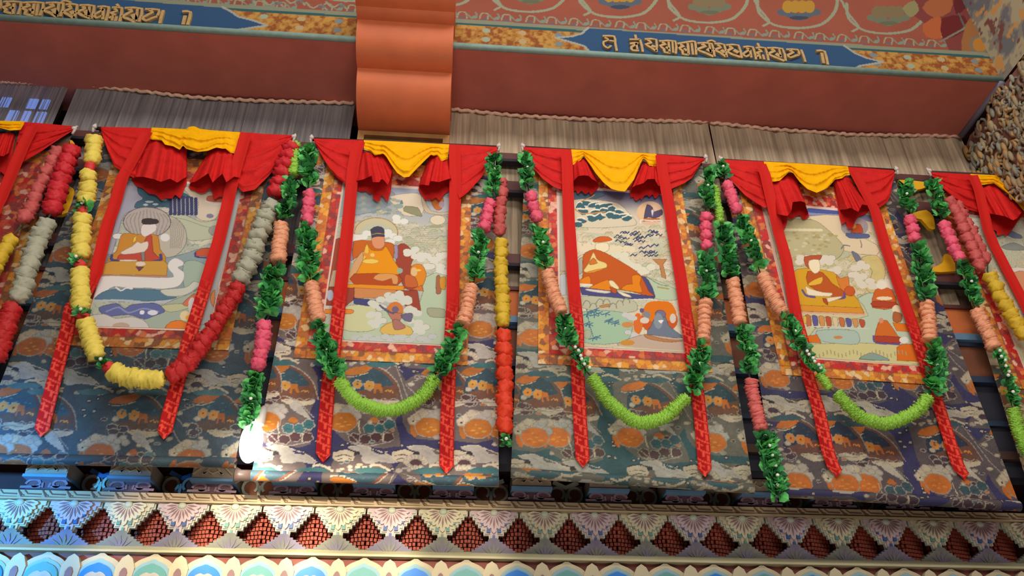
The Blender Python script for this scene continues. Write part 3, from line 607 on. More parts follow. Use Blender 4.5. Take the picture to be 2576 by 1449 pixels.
for cx, cy in ((120, 650), (895, 650), (1765, 705), (2260, 720), (480+20, -999)):  # orange peony discs with cream petals behind
    if cy < 0: continue
    for dx, dy, r_ in ((-150, -70, 60), (-95, -110, 62), (-20, -125, 70), (60, -115, 66), (120, -60, 56), (-60, -150, 46), (90, -150, 44)): t_ell(cx+dx, cy+dy, r_*1.05, r_*.75, CRE if dx < 60 else WHI, OUT, .1)
    t_ell(cx-165, cy-60, 10, 9, BLK); t_poly([(cx-190, cy-20), (cx-140, cy-10), (cx-120, cy+60), (cx-140, cy+110), (cx-185, cy+60)], ORA, 1)
    t_ell(cx, cy, 140, 98, ORA, OUT, .03)
    for dx, dy, rx in ((-50, 20, 26), (20, 0, 22), (-10, 45, 24), (60, 30, 26), (-20, -40, 10)): t_ell(cx+dx, cy+dy, rx, 9, GOL)
for bx in (0, 820, 1330-0):
    if bx > 1000: continue
    for dx, dy in ((340, 720), (450, 720), (545, 680)): t_ell(bx+dx, dy, 56, 48, TEA, OUT, .09); t_line([(bx+dx-30, dy+10), (bx+dx, dy), (bx+dx+30, dy+14)], 5, DTE)
    for dx, dy in ((190, 815), (300, 830), (410, 805), (530, 810)): t_ell(bx+dx, dy, 56, 44, MAR, OUT, .1)
    t_poly([(bx+330, 640), (bx+390, 600), (bx+440, 640), (bx+400, 665)], ORA, 1); t_line([(bx+240, 640), (bx+235, 720), (bx+250, 770)], 12, CRE); t_line([(bx+485, 770), (bx+478, 860)], 14, CRE)
    t_line([(bx+150, 870), (bx+330, 895), (bx+560, 850)], 11, OUT); t_line([(bx+60, 740), (bx+170, 800), (bx+260, 890)], 10, OUT)
    t_poly([(bx+350, 490), (bx+400, 440), (bx+470, 480), (bx+580, 640), (bx+500, 600), (bx+400, 540)], WHI, 1)
    for dx, dy in ((270, 500), (220, 530), (300, 540)): t_ell(bx+dx, dy, 32, 24, WHI, OUT)
for cx in (80, 900, 1500, 2040): # leaping white cloud shapes
    t_poly([(cx+40, 905), (cx+200, 890), (cx+290, 930), (cx+330, 975), (cx+440, 985), (cx+540, 1060), (cx+470, 1075), (cx+370, 1055), (cx+270, 1075), (cx+190, 1060), (cx+160, 960), (cx+90, 940)], WHI, 1)
    t_line([(cx+40, 905), (cx+200, 888), (cx+300, 928), (cx+450, 985), (cx+550, 1062)], 9, CRE)
    t_poly([(cx-110, 960), (cx+20, 935), (cx+110, 960), (cx+100, 1040), (cx-20, 1060), (cx-100, 1030)], CRE, 1); t_line([(cx-110, 955), (cx, 928), (cx+120, 955)], 10, BLK); t_ell(cx+135, 975, 34, 28, BLK)
    t_ell(cx+150, 1000, 40, 14, GREY); t_line([(cx+190, 925), (cx+330, 1000), (cx+500, 1058)], 6, OUT); t_line([(cx-90, 1000), (cx, 985), (cx+90, 1005)], 8, GREY); t_line([(cx-70, 1035), (cx+20, 1020), (cx+80, 1035)], 6, BLK)
    for _ in range(6): t_ell(cx+rt.uniform(-60, 220), rt.uniform(1080, 1140), 30, 12, CRE if rt.random() < .5 else WHI)
for cx in (1630, 2120):  # shells
    for k in range(9):
        a = math.pi*k/8; t_ell(cx+95*math.cos(a), 1060-55*math.sin(a), 26, 20, CRE, OUT)
    t_ell(cx, 1070, 60, 40, MAR); 
    for k in range(5): t_ell(cx-55+26*k, 1110+8*(k % 2), 20, 18, CRE, OUT)
for _ in range(260): # seed pearls on the ground
    x, y = rt.uniform(20, 2460), rt.uniform(60, 1180); i, j = int((T2([(x, y)])[0][1]-tO[1])/tst) % tnz, int((T2([(x, y)])[0][0]-tO[0])/tst) % tnx
    if IDX[i, j] in (BG,):
        t_ell(x, y, rt.uniform(9, 20), rt.uniform(7, 11), WHI, BLK)
    elif IDX[i, j] == GREY and rt.random() < .4: t_ell(x, y, rt.uniform(14, 30), rt.uniform(8, 14), rt.choice([CRE, WHI, OUT, MAR, TEA, ORA]), OUT)
for cx in (-100, 420, 1000, 1600, 2150): # bows and streams at the foot of the repeat
    t_poly([(cx, 1140), (cx+150, 1110), (cx+330, 1130), (cx+300, 1175), (cx+60, 1180)], TEA, 1); t_line([(cx+160, 1105), (cx+240, 1085), (cx+320, 1120), (cx+370, 1150)], 24, CRE)
PALS = {
 0: [(60, 70, 92), (86, 80, 84), (82, 60, 66), (176, 104, 58), (62, 94, 104), (168, 150, 132), (140, 126, 118), (104, 72, 58), (200, 140, 66), (150, 140, 136), (52, 76, 92), (46, 46, 56)],
 1: [(66, 92, 104), (92, 98, 98), (74, 70, 82), (176, 104, 62), (78, 120, 126), (190, 178, 152), (150, 148, 136), (112, 84, 68), (206, 148, 78), (172, 172, 164), (58, 88, 102), (50, 58, 66)],
 2: [(62, 58, 104), (122, 106, 102), (96, 64, 66), (208, 124, 44), (66, 118, 122), (230, 212, 182), (190, 176, 164), (132, 84, 62), (232, 164, 66), (202, 192, 180), (58, 86, 100), (62, 54, 58)],
 3: [(58, 96, 98), (112, 112, 98), (92, 70, 66), (210, 120, 46), (66, 104, 108), (196, 186, 156), (160, 154, 132), (122, 84, 62), (232, 152, 52), (180, 178, 164), (54, 80, 84), (60, 58, 54)],
 4: [(64, 62, 102), (100, 90, 92), (80, 62, 70), (206, 116, 48), (66, 92, 98), (204, 190, 160), (166, 154, 138), (116, 78, 66), (228, 142, 54), (192, 184, 164), (52, 62, 80), (58, 52, 56)],
 5: [(86, 84, 72), (104, 92, 78), (110, 70, 58), (206, 120, 50), (84, 100, 82), (204, 182, 140), (170, 152, 116), (128, 88, 60), (224, 160, 56), (190, 178, 146), (64, 70, 66), (62, 56, 50)]}
BK = {0: .5, 1: .5, 2: .84, 3: .74, 4: .74, 5: .8}  # left two palettes dimmed to hold the light falling off there
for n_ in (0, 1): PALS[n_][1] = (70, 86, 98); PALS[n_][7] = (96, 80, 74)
def brocade(cv, n, ox, oz):
    j = (np.floor((cv.X-ox)/tst).astype(int)) % tnx; i = (np.floor((cv.Z-oz)/tst).astype(int)) % tnz
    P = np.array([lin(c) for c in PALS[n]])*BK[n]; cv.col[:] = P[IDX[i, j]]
    cv.col *= ((.78+.44*fbm(cv.X, cv.Z, 14, n))*(.84+.3*fbm(cv.X, cv.Z*1.6, 46, n+50)))[..., None]
def patch(cv, mask, cols, cell, seed):   # silk patchwork border: irregular cells in a few dyes
    r = np.random.default_rng(seed); gx, gz = cv.X[mask]/cell, cv.Z[mask]/cell; bi, bj = np.floor(gx).astype(int), np.floor(gz).astype(int)
    best = np.full(gx.shape, 9.0); sec = best.copy(); cid = np.zeros(gx.shape, int); JX, JZ = r.random((97, 97)), r.random((97, 97)); CI = r.integers(0, len(cols), (97, 97))
    for di in (-1, 0, 1):
        for dj in (-1, 0, 1):
            a, c = (bi+di) % 97, (bj+dj) % 97; d = np.hypot(bi+di+JX[a, c]-gx, bj+dj+JZ[a, c]-gz); new = d < best
            sec = np.where(new, best, np.minimum(sec, d)); cid = np.where(new, CI[a, c], cid); best = np.minimum(best, d)
    P = np.array([lin(c) for c in cols]); c = P[cid]; c[(sec-best) < .10] *= .72; cv.col[mask] = c*(.8+.4*fbm(cv.X, cv.Z, 22, seed)[mask])[:, None]
# ------------------------------------------------------------------ the painted pictures
def base(cv, top, bot, mid=None):
    v = cv.v[..., None]; a, c = lin(top), lin(bot); cv.col[:] = a*(1-v)+c*v
    if mid is not None:
        m = lin(mid); w = np.exp(-((v-.45)/.25)**2); cv.col[:] = cv.col*(1-w)+m*w
def cloudlines(cv, sc, seed, c, a=.5, lo=0, hi=1):
    n = fbm(cv.X, cv.Z*1.5, sc, seed); f = (n*11) % 1; n2 = fbm(cv.X, cv.Z*1.4, sc*.8, seed+7); band = (cv.v > lo) & (cv.v < hi)
    cv.put(slice(None), (n2 > .56) & band, (186, 196, 170), .55); cv.put(slice(None), (n2 < .42) & band, (226, 216, 192), .6); cv.put(slice(None), (f < .16) & band, c, min(1, a*1.3))
    cv.col *= (.95+.1*vnoise(cv.X, cv.Z, 9, seed))[..., None]
def curls(cv, seed, n, w, h, zone, pal, big=1.0):      # small clouds and rocks drawn with a dark contour
    r = random.Random(seed)
    for _ in range(n):
        x, y = r.uniform(*zone[:2]), r.uniform(*zone[2:]); s_ = r.uniform(.6, 1.3)*big; c = r.choice(pal); d = tuple(int(q_*.72) for q_ in c)
        a = r.uniform(-.3, .3); pts = [(x-w*s_, y+h*.5*s_), (x-w*.7*s_, y-h*.3*s_), (x-w*.2*s_, y-h*s_*.7), (x+w*.2*s_, y-h*.4*s_), (x+w*.6*s_, y-h*.8*s_), (x+w*s_, y+h*.3*s_), (x+w*.3*s_, y+h*.7*s_)]
        cv.poly(pts, c, 2, .8); cv.line(pts[:6], .004, d, 2, .8); cv.line([(x-w*.3*s_, y), (x, y-h*.2*s_), (x+w*.3*s_, y+h*.1*s_)], .0035, d, 1, .7)
def outl(cv):
    def f(pts, c, smooth=2, a=1.0):
        cv.poly(pts, c, smooth, a); cv.line(pts, .0048, tuple(int(x*.62) for x in c), smooth, .75, closed=True)
    return f
def paint1(cv):
    base(cv, (160, 168, 182), (178, 182, 164), (176, 178, 164)); cloudlines(cv, 7, 3, (120, 122, 128), .4)
    cv.crop(230, 450, 3.22); P, L, E = outl(cv), cv.line, cv.ell; curls(cv, 1, 34, 46, 22, (600, 1150, 280, 1150), [(186, 190, 172), (170, 176, 172), (196, 192, 178)])
    P([(300, 30), (400, 70), (420, 130), (390, 230), (260, 300), (170, 600), (60, 700), (60, 300)], (166, 166, 180))
    P([(740, 60), (930, 100), (1080, 130), (1060, 200), (1010, 320), (900, 340), (840, 290), (820, 170)], (212, 196, 174))
    P([(560, 290), (720, 280), (900, 350), (1060, 330), (1010, 470), (800, 500), (740, 420)], (186, 190, 164)); L([(650, 310), (760, 330), (900, 380), (1000, 400)], .006, (150, 156, 140))
    E(600, 470, 172, 172, (190, 182, 164), 1, (104, 100, 110))
    for k in range(7): L([(560+20*k, 330), (640+18*k, 400), (640+14*k, 560)], .008, (156, 148, 140), a=.7)
    P([(380, 60), (480, 80), (620, 110), (700, 100), (780, 130), (840, 190), (850, 260), (790, 290), (720, 262), (640, 235), (560, 225), (500, 240), (430, 265), (400, 240), (350, 232), (365, 190), (420, 160), (380, 120)], (78, 108, 126))
    for x in range(640, 850, 34): L([(x, 130+(x-640)*.15), (x+8, 200), (x+2, 285)], .028, (72, 74, 108)); L([(x+17, 160), (x+20, 290)], .004, (205, 200, 200))
    for x, y, r in ((470, 185, 34), (520, 205, 24), (440, 210, 20), (590, 170, 26)): E(x, y, r, 9, (190, 202, 206))
    E(450, 350, 192, 122, (182, 172, 164), 1, (104, 84, 96), .006)
    for k in range(-5, 6): L([(450+26*k, 250+abs(k)*7), (450+34*k, 340), (450+24*k, 460)], .007, (146, 134, 134), a=.8)
    E(215, 465, 46, 24, (226, 222, 218), 1, (120, 110, 110)); E(597, 475, 38, 32, (226, 222, 218))
    P([(60, 620), (600, 640), (900, 560), (960, 600), (900, 900), (60, 900)], (132, 154, 162), a=.8)
    P([(745, 690), (840, 660), (950, 720), (920, 860), (760, 900)], (162, 178, 160))
    P([(240, 460), (300, 440), (380, 450), (470, 450), (540, 462), (556, 570), (600, 680), (130, 665), (200, 590)], (202, 138, 60), 1)
    P([(215, 640), (235, 612), (420, 590), (430, 500), (470, 450), (490, 470), (500, 590), (552, 640), (552, 668), (218, 668)], (192, 80, 66), 1); P([(400, 590), (430, 588), (432, 665), (410, 668)], (140, 132, 128), 0)
    P([(240, 592), (330, 545), (372, 508), (400, 522), (452, 505), (462, 535), (430, 590), (262, 612)], (226, 208, 194), 1)
    P([(340, 480), (368, 455), (360, 500), (335, 520)], (238, 196, 84), 0)
    L([(165, 620), (165, 655), (240, 668)], .022, (78, 76, 126)); L([(560, 615), (562, 655), (500, 668)], .022, (78, 76, 126))
    P([(90, 690), (160, 668), (590, 664), (618, 690), (610, 782), (90, 775)], (204, 154, 72), 0); L([(90, 782), (610, 792)], .016, (188, 136, 116), 0)
    P([(235, 655), (360, 655), (356, 668), (240, 668)], (224, 206, 190)); E(398, 688, 40, 18, (224, 206, 190)); P([(358, 712), (425, 712), (388, 748)], (110, 74, 92), 0)
    P([(402, 400), (420, 368), (520, 363), (526, 412), (492, 440), (430, 470), (400, 440)], (226, 213, 208), 1); P([(408, 335), (440, 320), (530, 328), (545, 350), (520, 365), (420, 368)], (72, 62, 64), 1)
    P([(40, 790), (610, 800), (660, 775), (618, 720), (630, 668), (680, 640), (742, 668), (742, 700), (702, 718), (752, 760), (745, 820), (700, 872), (580, 892), (450, 884), (300, 884), (180, 874), (100, 925), (30, 965), (-20, 940)], (224, 218, 214))
    P([(30, 965), (130, 902), (350, 892), (560, 905), (690, 960), (500, 988), (100, 995)], (92, 124, 146)); L([(200, 880), (240, 905), (280, 885), (330, 890)], .012, (224, 218, 214))
    P([(560, 900), (760, 880), (830, 830), (880, 860), (760, 940), (620, 950)], (200, 200, 184)); L([(0, 990), (250, 985), (480, 1005), (700, 985)], .02, (180, 186, 196))
    P([(430, 1130), (600, 1010), (800, 930), (900, 900), (900, 1240), (420, 1230)], (164, 176, 160)); P([(560, 1030), (720, 1010), (800, 1040), (640, 1080)], (190, 190, 150))
    P([(60, 1045), (200, 1008), (270, 1052), (330, 1018), (520, 1008), (595, 1072), (500, 1112), (430, 1136), (300, 1100), (120, 1112)], (104, 110, 160)); L([(120, 1075), (220, 1040), (300, 1085), (420, 1050), (540, 1075)], .012, (140, 148, 190))
    E(410, 1082, 20, 18, (228, 226, 230)); E(496, 1084, 42, 20, (228, 226, 230), .9)
    P([(-40, 1120), (100, 1095), (200, 1130), (330, 1118), (432, 1152), (440, 1225), (-40, 1215)], (204, 198, 194)); E(240, 1190, 70, 26, (186, 162, 146))
    P([(596, 1218), (640, 1160), (720, 1146), (790, 1180), (790, 1225)], (226, 126, 54), 1); E(760, 1110, 44, 40, (226, 204, 160)); E(790, 1125, 28, 22, (226, 170, 70))
    P([(740, 1010), (830, 930), (860, 960), (790, 1030)], (206, 120, 90)); E(815, 1030, 30, 70, (214, 204, 200))
    P([(842, 590), (900, 565), (970, 562), (1090, 600), (1085, 632), (850, 625)], (198, 92, 62), 1); L([(842, 600), (850, 632), (960, 640), (1085, 634)], .014, (76, 74, 130))
    P([(945, 140), (1040, 138), (1066, 186), (940, 178)], (194, 100, 80)); L([(925, 180), (1000, 205), (1080, 200)], .016, (216, 208, 204)); E(960, 300, 30, 18, (130, 126, 150))
    E(1000, 420, 50, 40, (160, 156, 150), 1, (120, 116, 120)); L([(880, 540), (930, 520), (975, 500)], .02, (204, 200, 170))
    P([(1120, 100), (1215, 110), (960, 1180), (880, 1180)], (166, 168, 166), 0); E(1060, 880, 30, 70, (206, 190, 160)); P([(960, 960), (1000, 900), (990, 1040)], (206, 130, 80))
def paint2(cv):
    base(cv, (164, 174, 194), (192, 194, 180), (204, 198, 172)); cloudlines(cv, 8, 13, (160, 152, 124), .45, .25)
    cv.crop(800, 430, 2.956); P, L, E = outl(cv), cv.line, cv.ell; curls(cv, 2, 70, 44, 18, (160, 990, 300, 640), [(208, 204, 170), (196, 196, 168), (220, 212, 188), (186, 192, 164)]); curls(cv, 12, 30, 30, 14, (240, 620, 170, 330), [(150, 166, 172), (170, 178, 160), (186, 190, 180)])
    P([(200, 150), (540, 150), (560, 230), (420, 300), (240, 320)], (152, 166, 172)); P([(530, 190), (740, 165), (790, 260), (760, 330), (640, 330), (560, 250)], (224, 208, 182))
    for k in range(26): E(300+(k*37) % 330, 190+(k*53) % 130, 22, 12, ((140, 158, 160), (176, 178, 158), (160, 170, 176))[k % 3])
    P([(610, 245), (622, 215), (632, 245)], (120, 146, 146), 0); E(600, 262, 36, 18, (150, 170, 160)); P([(640, 300), (650, 262), (740, 272), (768, 320), (765, 340)], (152, 150, 116), 1)
    P([(780, 175), (980, 190), (985, 320), (830, 318), (785, 280)], (204, 186, 156)); P([(800, 185), (980, 200), (975, 300), (840, 295)], (186, 190, 196)); P([(840, 190), (930, 200), (920, 280), (880, 290), (850, 250)], (204, 118, 64)); E(920, 250, 20, 24, (180, 160, 168))
    E(890, 365, 58, 36, (226, 212, 184), 1, (150, 140, 110)); E(880, 412, 56, 12, (170, 164, 134))
    for k in range(10): L([(600+(k*31) % 60, 400+k*16), (720, 420+k*14), (880, 400+k*17)], .006, (172, 162, 128), a=.6)
    E(432, 460, 162, 112, (208, 196, 158), 1, (172, 136, 92), .007); E(432, 470, 130, 84, (196, 196, 170))
    cv.clouds([(400, 455), (520, 470), (300, 500), (560, 520), (610, 365)], 52, (232, 230, 220), (150, 142, 128))
    P([(110, 520), (200, 540), (180, 880), (70, 870)], (170, 84, 66), 1); P([(110, 740), (160, 735), (140, 860), (80, 860)], (198, 180, 150), 0)
    P([(590, 560), (640, 540), (690, 580), (720, 640), (690, 700), (745, 880), (640, 870), (580, 680)], (164, 76, 60), 1)
    P([(235, 540), (268, 535), (272, 650), (228, 660)], (160, 146, 176)); P([(560, 560), (592, 555), (592, 650), (562, 640)], (160, 146, 176))
    cv.clouds([(690, 600), (760, 640), (850, 650), (900, 640), (880, 700), (920, 750), (810, 720)], 52, (222, 220, 206), (140, 134, 120))
    P([(780, 800), (960, 780), (960, 1290), (200, 1270), (210, 1010), (745, 1010)], (186, 202, 172), 1, .9); P([(200, 1010), (420, 1010), (420, 1180), (190, 1180)], (206, 206, 160))
    P([(690, 720), (730, 692), (780, 705), (805, 770), (780, 850), (740, 870), (690, 800)], (226, 140, 48)); E(715, 750, 24, 34, (226, 190, 140)); E(745, 738, 22, 8, (240, 200, 90)); P([(770, 850), (785, 895), (700, 880)], (216, 120, 60), 0)
    P([(266, 522), (390, 520), (500, 530), (562, 545), (560, 650), (480, 600), (340, 600), (262, 660)], (204, 106, 44), 1)
    P([(355, 545), (400, 590), (480, 590), (505, 558), (562, 660), (602, 775), (265, 768), (340, 660)], (236, 152, 34), 1); P([(362, 540), (380, 600), (330, 680), (340, 610)], (240, 190, 80), 1)
    E(390, 672, 62, 18, (240, 204, 98), 1, (200, 140, 60)); L([(350, 620), (400, 640), (420, 630)], .03, (226, 150, 60)); E(405, 625, 16, 14, (244, 200, 110))
    P([(398, 500), (440, 488), (490, 490), (496, 550), (470, 578), (430, 578), (405, 550)], (224, 152, 112), 1); P([(390, 436), (415, 418), (442, 412), (470, 416), (492, 434), (494, 490), (440, 486), (400, 496)], (78, 76, 94), 0); L([(398, 474), (440, 464), (492, 470)], .006, (190, 150, 80), 1)
    P([(325, 600), (336, 660), (285, 760), (270, 822), (225, 826), (222, 790), (245, 715)], (216, 166, 116), 1); E(242, 705, 20, 26, (170, 176, 156)); E(608, 742, 22, 20, (150, 180, 160))
    P([(270, 765), (600, 772), (592, 850), (268, 842)], (186, 82, 42), 1); P([(410, 800), (450, 765), (560, 765), (595, 790), (590, 840), (555, 838), (545, 800), (480, 820)], (224, 156, 96), 1)
    P([(650, 770), (720, 790), (740, 860), (650, 860)], (200, 104, 60)); P([(212, 840), (640, 856), (640, 892), (215, 872)], (234, 148, 46), 0); P([(270, 870), (640, 890), (580, 948), (265, 945)], (208, 140, 88), 0)
    P([(75, 868), (270, 870), (268, 955), (205, 1005), (60, 1000)], (160, 76, 60), 0); P([(582, 888), (740, 890), (765, 1040), (600, 985), (578, 940)], (160, 76, 60), 0)
    E(90, 925, 26, 40, (186, 190, 204)); P([(262, 945), (430, 960), (380, 1006), (268, 988)], (78, 78, 124), 0); P([(55, 1030), (250, 1030), (245, 1062), (55, 1060)], (230, 140, 60))
    cv.clouds([(500, 945), (580, 930), (640, 955), (440, 1000), (420, 1080), (700, 1040), (620, 970), (720, 1130), (760, 1180), (440, 1130)], 56, (214, 214, 200), (150, 144, 130))
    E(575, 1035, 62, 62, (212, 128, 66)); E(575, 1030, 26, 24, (120, 104, 132)); P([(500, 1020), (545, 1050), (625, 1060), (610, 1110), (560, 1120)], (190, 124, 104)); P([(620, 1070), (700, 1060), (690, 1120), (640, 1110)], (116, 108, 136))
    L([(460, 1000), (510, 1040), (560, 1060)], .016, (96, 96, 120)); P([(470, 1165), (560, 1120), (690, 1165), (692, 1220), (480, 1212)], (222, 184, 98), 1); P([(555, 1110), (600, 1110), (650, 1165), (570, 1180)], (176, 120, 110))
    for k in range(14): E(280+44*k, 1245+14*math.sin(k*2.3), 36, 22, (198, 200, 196), 1, (168, 166, 160) if k % 2 else None, .003)
    P([(815, 1020), (940, 1030), (940, 1090), (830, 1080)], (168, 170, 140)); P([(880, 790), (905, 780), (915, 900), (880, 910)], (170, 110, 80)); P([(905, 800), (950, 790), (945, 880), (910, 870)], (214, 150, 60))
    P([(190, 95), (240, 100), (200, 330), (150, 350)], (166, 178, 176), 0)
def paint3(cv):
    base(cv, (96, 104, 148), (196, 200, 172), (212, 204, 172)); v = cv.v[..., None]; w = np.clip((v-.02)/.16, 0, 1); cv.col[:] = lin((92, 98, 140))*(1-w)+lin((222, 208, 182))*w
    cloudlines(cv, 8, 23, (176, 164, 120), .5, .3)
    cv.crop(1350, 450, 3.02); P, L, E = outl(cv), cv.line, cv.ell; curls(cv, 3, 80, 40, 18, (180, 1080, 350, 760), [(214, 204, 166), (200, 198, 160), (226, 214, 188), (206, 184, 140)]); curls(cv, 13, 30, 44, 18, (700, 1100, 640, 900), [(200, 206, 176), (190, 196, 166)])
    P([(190, 90), (520, 110), (420, 160), (300, 180), (190, 170)], (92, 116, 134))
    P([(280, 160), (600, 180), (700, 260), (760, 330), (700, 360), (300, 360)], (220, 208, 180))
    rr = random.Random(8)
    for x, y in ((330, 205), (380, 185), (430, 200), (480, 215), (530, 205), (350, 250), (460, 255), (520, 245), (580, 235), (630, 255), (600, 290), (660, 290), (550, 275), (480, 290), (420, 300), (340, 320), (310, 345), (690, 300)):
        pts = [(x+r_*math.cos(t_)*1.25, y+r_*math.sin(t_)*.62) for t_, r_ in ((k*.785, rr.uniform(20, 44)) for k in range(8))]
        cv.line([(p_[0]+4, p_[1]-7) for p_ in pts[3:8]], .012, (236, 228, 206), 2); cv.poly(pts, (70, 106, 116), 1)
    L([(290, 230), (340, 262), (420, 262), (520, 250)], .012, (206, 154, 92)); L([(340, 170), (410, 140), (440, 120)], .01, (206, 160, 110))
    E(862, 262, 104, 92, (226, 188, 158)); E(820, 250, 50, 60, (234, 196, 140), .6); P([(838, 195), (880, 215), (892, 250), (950, 232), (955, 270), (900, 300), (850, 290), (815, 300)], (92, 82, 108), 1); P([(870, 240), (890, 235), (880, 285)], (220, 214, 220))
    P([(815, 300), (930, 300), (940, 322), (805, 322)], (206, 124, 70), 0); L([(790, 335), (795, 312), (870, 318), (945, 318), (950, 345)], .012, (232, 224, 210))
    r = random.Random(4)
    for k in range(44):
        x, y = r.uniform(600, 930), r.uniform(385, 590)
        if y > 500 and (x < 730 or x > 900): continue
        L([(x-22, y+6), (x-4, y-7), (x+10, y+8), (x+24, y-4)], .010, (74, 80, 110))
    L([(600, 430), (640, 470), (720, 450), (800, 400)], .006, (214, 190, 130)); cv.clouds([(330, 520), (420, 505), (590, 545), (680, 540), (520, 480)], 54, (232, 218, 184), (176, 160, 124)); cv.clouds([(700, 650), (780, 680), (830, 690), (640, 590)], 60, (226, 222, 196), (140, 136, 120))
    P([(430, 465), (480, 438), (545, 440), (574, 462), (530, 476), (440, 482)], (214, 104, 50), 1); P([(448, 492), (540, 486), (548, 540), (490, 566), (452, 544)], (240, 226, 188), 1)
    P([(318, 620), (350, 600), (350, 700), (320, 720)], (180, 176, 160)); P([(880, 610), (990, 610), (960, 650), (985, 760), (950, 745), (935, 660)], (196, 134, 84), 0); P([(820, 745), (1060, 840), (1060, 920), (880, 900)], (186, 204, 172)); L([(830, 740), (930, 800), (1000, 815)], .006, (120, 120, 100)); L([(920, 822), (1000, 835)], .014, (176, 160, 100))
    P([(800, 740), (850, 770), (900, 890), (820, 880)], (84, 84, 130), 1)
    P([(350, 600), (370, 562), (440, 535), (530, 566), (660, 640), (740, 690), (800, 745), (850, 850), (895, 892), (800, 880), (720, 856), (400, 806), (320, 790), (350, 745)], (200, 96, 42), 1)
    P([(325, 770), (400, 735), (410, 800), (330, 800)], (232, 134, 42), 1); P([(360, 690), (395, 642), (430, 556), (452, 600), (470, 620), (525, 640), (532, 672), (450, 700), (372, 710)], (238, 210, 136), 1); P([(400, 640), (430, 600), (462, 640), (410, 652)], (214, 124, 50), 1)
    P([(365, 715), (450, 690), (520, 680), (430, 712)], (234, 150, 58), 1)
    P([(722, 740), (760, 728), (795, 745), (784, 800), (804, 862), (730, 856), (640, 838), (690, 800), (728, 800)], (232, 136, 36), 1); P([(400, 830), (450, 800), (540, 766), (570, 800), (640, 835), (560, 850), (420, 850)], (232, 136, 36), 1)
    P([(325, 820), (900, 895), (890, 912), (700, 914), (345, 880)], (82, 82, 132), 0); L([(330, 800), (420, 805), (330, 815)], .01, (236, 226, 210)); P([(380, 835), (560, 855), (520, 870), (390, 850)], (224, 214, 200)); P([(550, 775), (580, 775), (625, 825), (610, 840), (560, 810)], (240, 222, 172), 1); P([(610, 850), (700, 880), (720, 900), (660, 890)], (240, 226, 190), 1); P([(555, 820), (612, 838), (605, 870), (575, 865)], (190, 90, 44), 0)
    L([(330, 885), (520, 905), (700, 918), (880, 912)], .008, (226, 224, 214), 0)
    P([(340, 890), (720, 920), (760, 1000), (600, 1020), (350, 980)], (192, 192, 166)); cloud = [(380+50*k, 940+20*math.sin(k*1.9)) for k in range(7)]
    for x, y in cloud: L([(x-30, y+20), (x-8, y-14), (x+20, y-6), (x+28, y+22)], .007, (140, 138, 116))
    P([(480, 965), (545, 950), (550, 968), (490, 978)], (196, 140, 84)); P([(350, 1010), (700, 1030), (690, 1230), (350, 1240)], (166, 196, 166))
    for k in range(16):
        x, y = r.uniform(370, 600), r.uniform(990, 1210)
        for a in range(4): L([(x, y), (x+34*math.cos(a*1.1-.6), y+22*math.sin(a*1.1-.6))], .008, (84, 122, 142), 0)
    L([(380, 990), (400, 1100), (430, 1200)], .006, (84, 122, 142)); E(385, 1180, 30, 34, (176, 186, 156), 1, (140, 150, 124))
    E(930, 1060, 140, 130, (206, 92, 44), wob=.04); E(930, 1010, 130, 86, (226, 122, 34), wob=.05); E(770, 1100, 36, 80, (222, 116, 50)); E(690, 1108, 46, 22, (206, 144, 88))
    E(940, 1030, 40, 34, (126, 116, 140), 1, (80, 76, 100)); P([(895, 1060), (980, 1050), (1000, 1110), (1060, 1160), (1110, 1210), (840, 1180), (870, 1120)], (116, 126, 142), 1); E(925, 1080, 34, 60, (140, 150, 160)); P([(920, 1075), (965, 1072), (945, 1100)], (236, 232, 226)); E(835, 1035, 28, 30, (134, 140, 146)); E(1035, 1060, 24, 36, (216, 204, 186)); E(820, 1075, 34, 24, (220, 208, 190)); E(800, 1000, 18, 18, (110, 96, 130))
    cv.clouds([(720, 1180), (705, 1045)], 44, (206, 204, 200), (150, 144, 140)); P([(780, 1190), (860, 1185), (1120, 1225), (1125, 1310), (640, 1270), (650, 1235)], (198, 174, 156)); P([(820, 1180), (960, 1215), (1110, 1230), (1000, 1240), (850, 1215)], (190, 130, 84)); E(690, 1245, 54, 22, (206, 146, 66)); L([(350, 1262), (600, 1270), (800, 1290), (1120, 1312)], .012, (206, 196, 158))
    P([(170, 85), (212, 90), (230, 700), (175, 700)], (200, 184, 160), 0); P([(175, 730), (220, 720), (225, 880), (176, 890)], (196, 204, 206), 0)
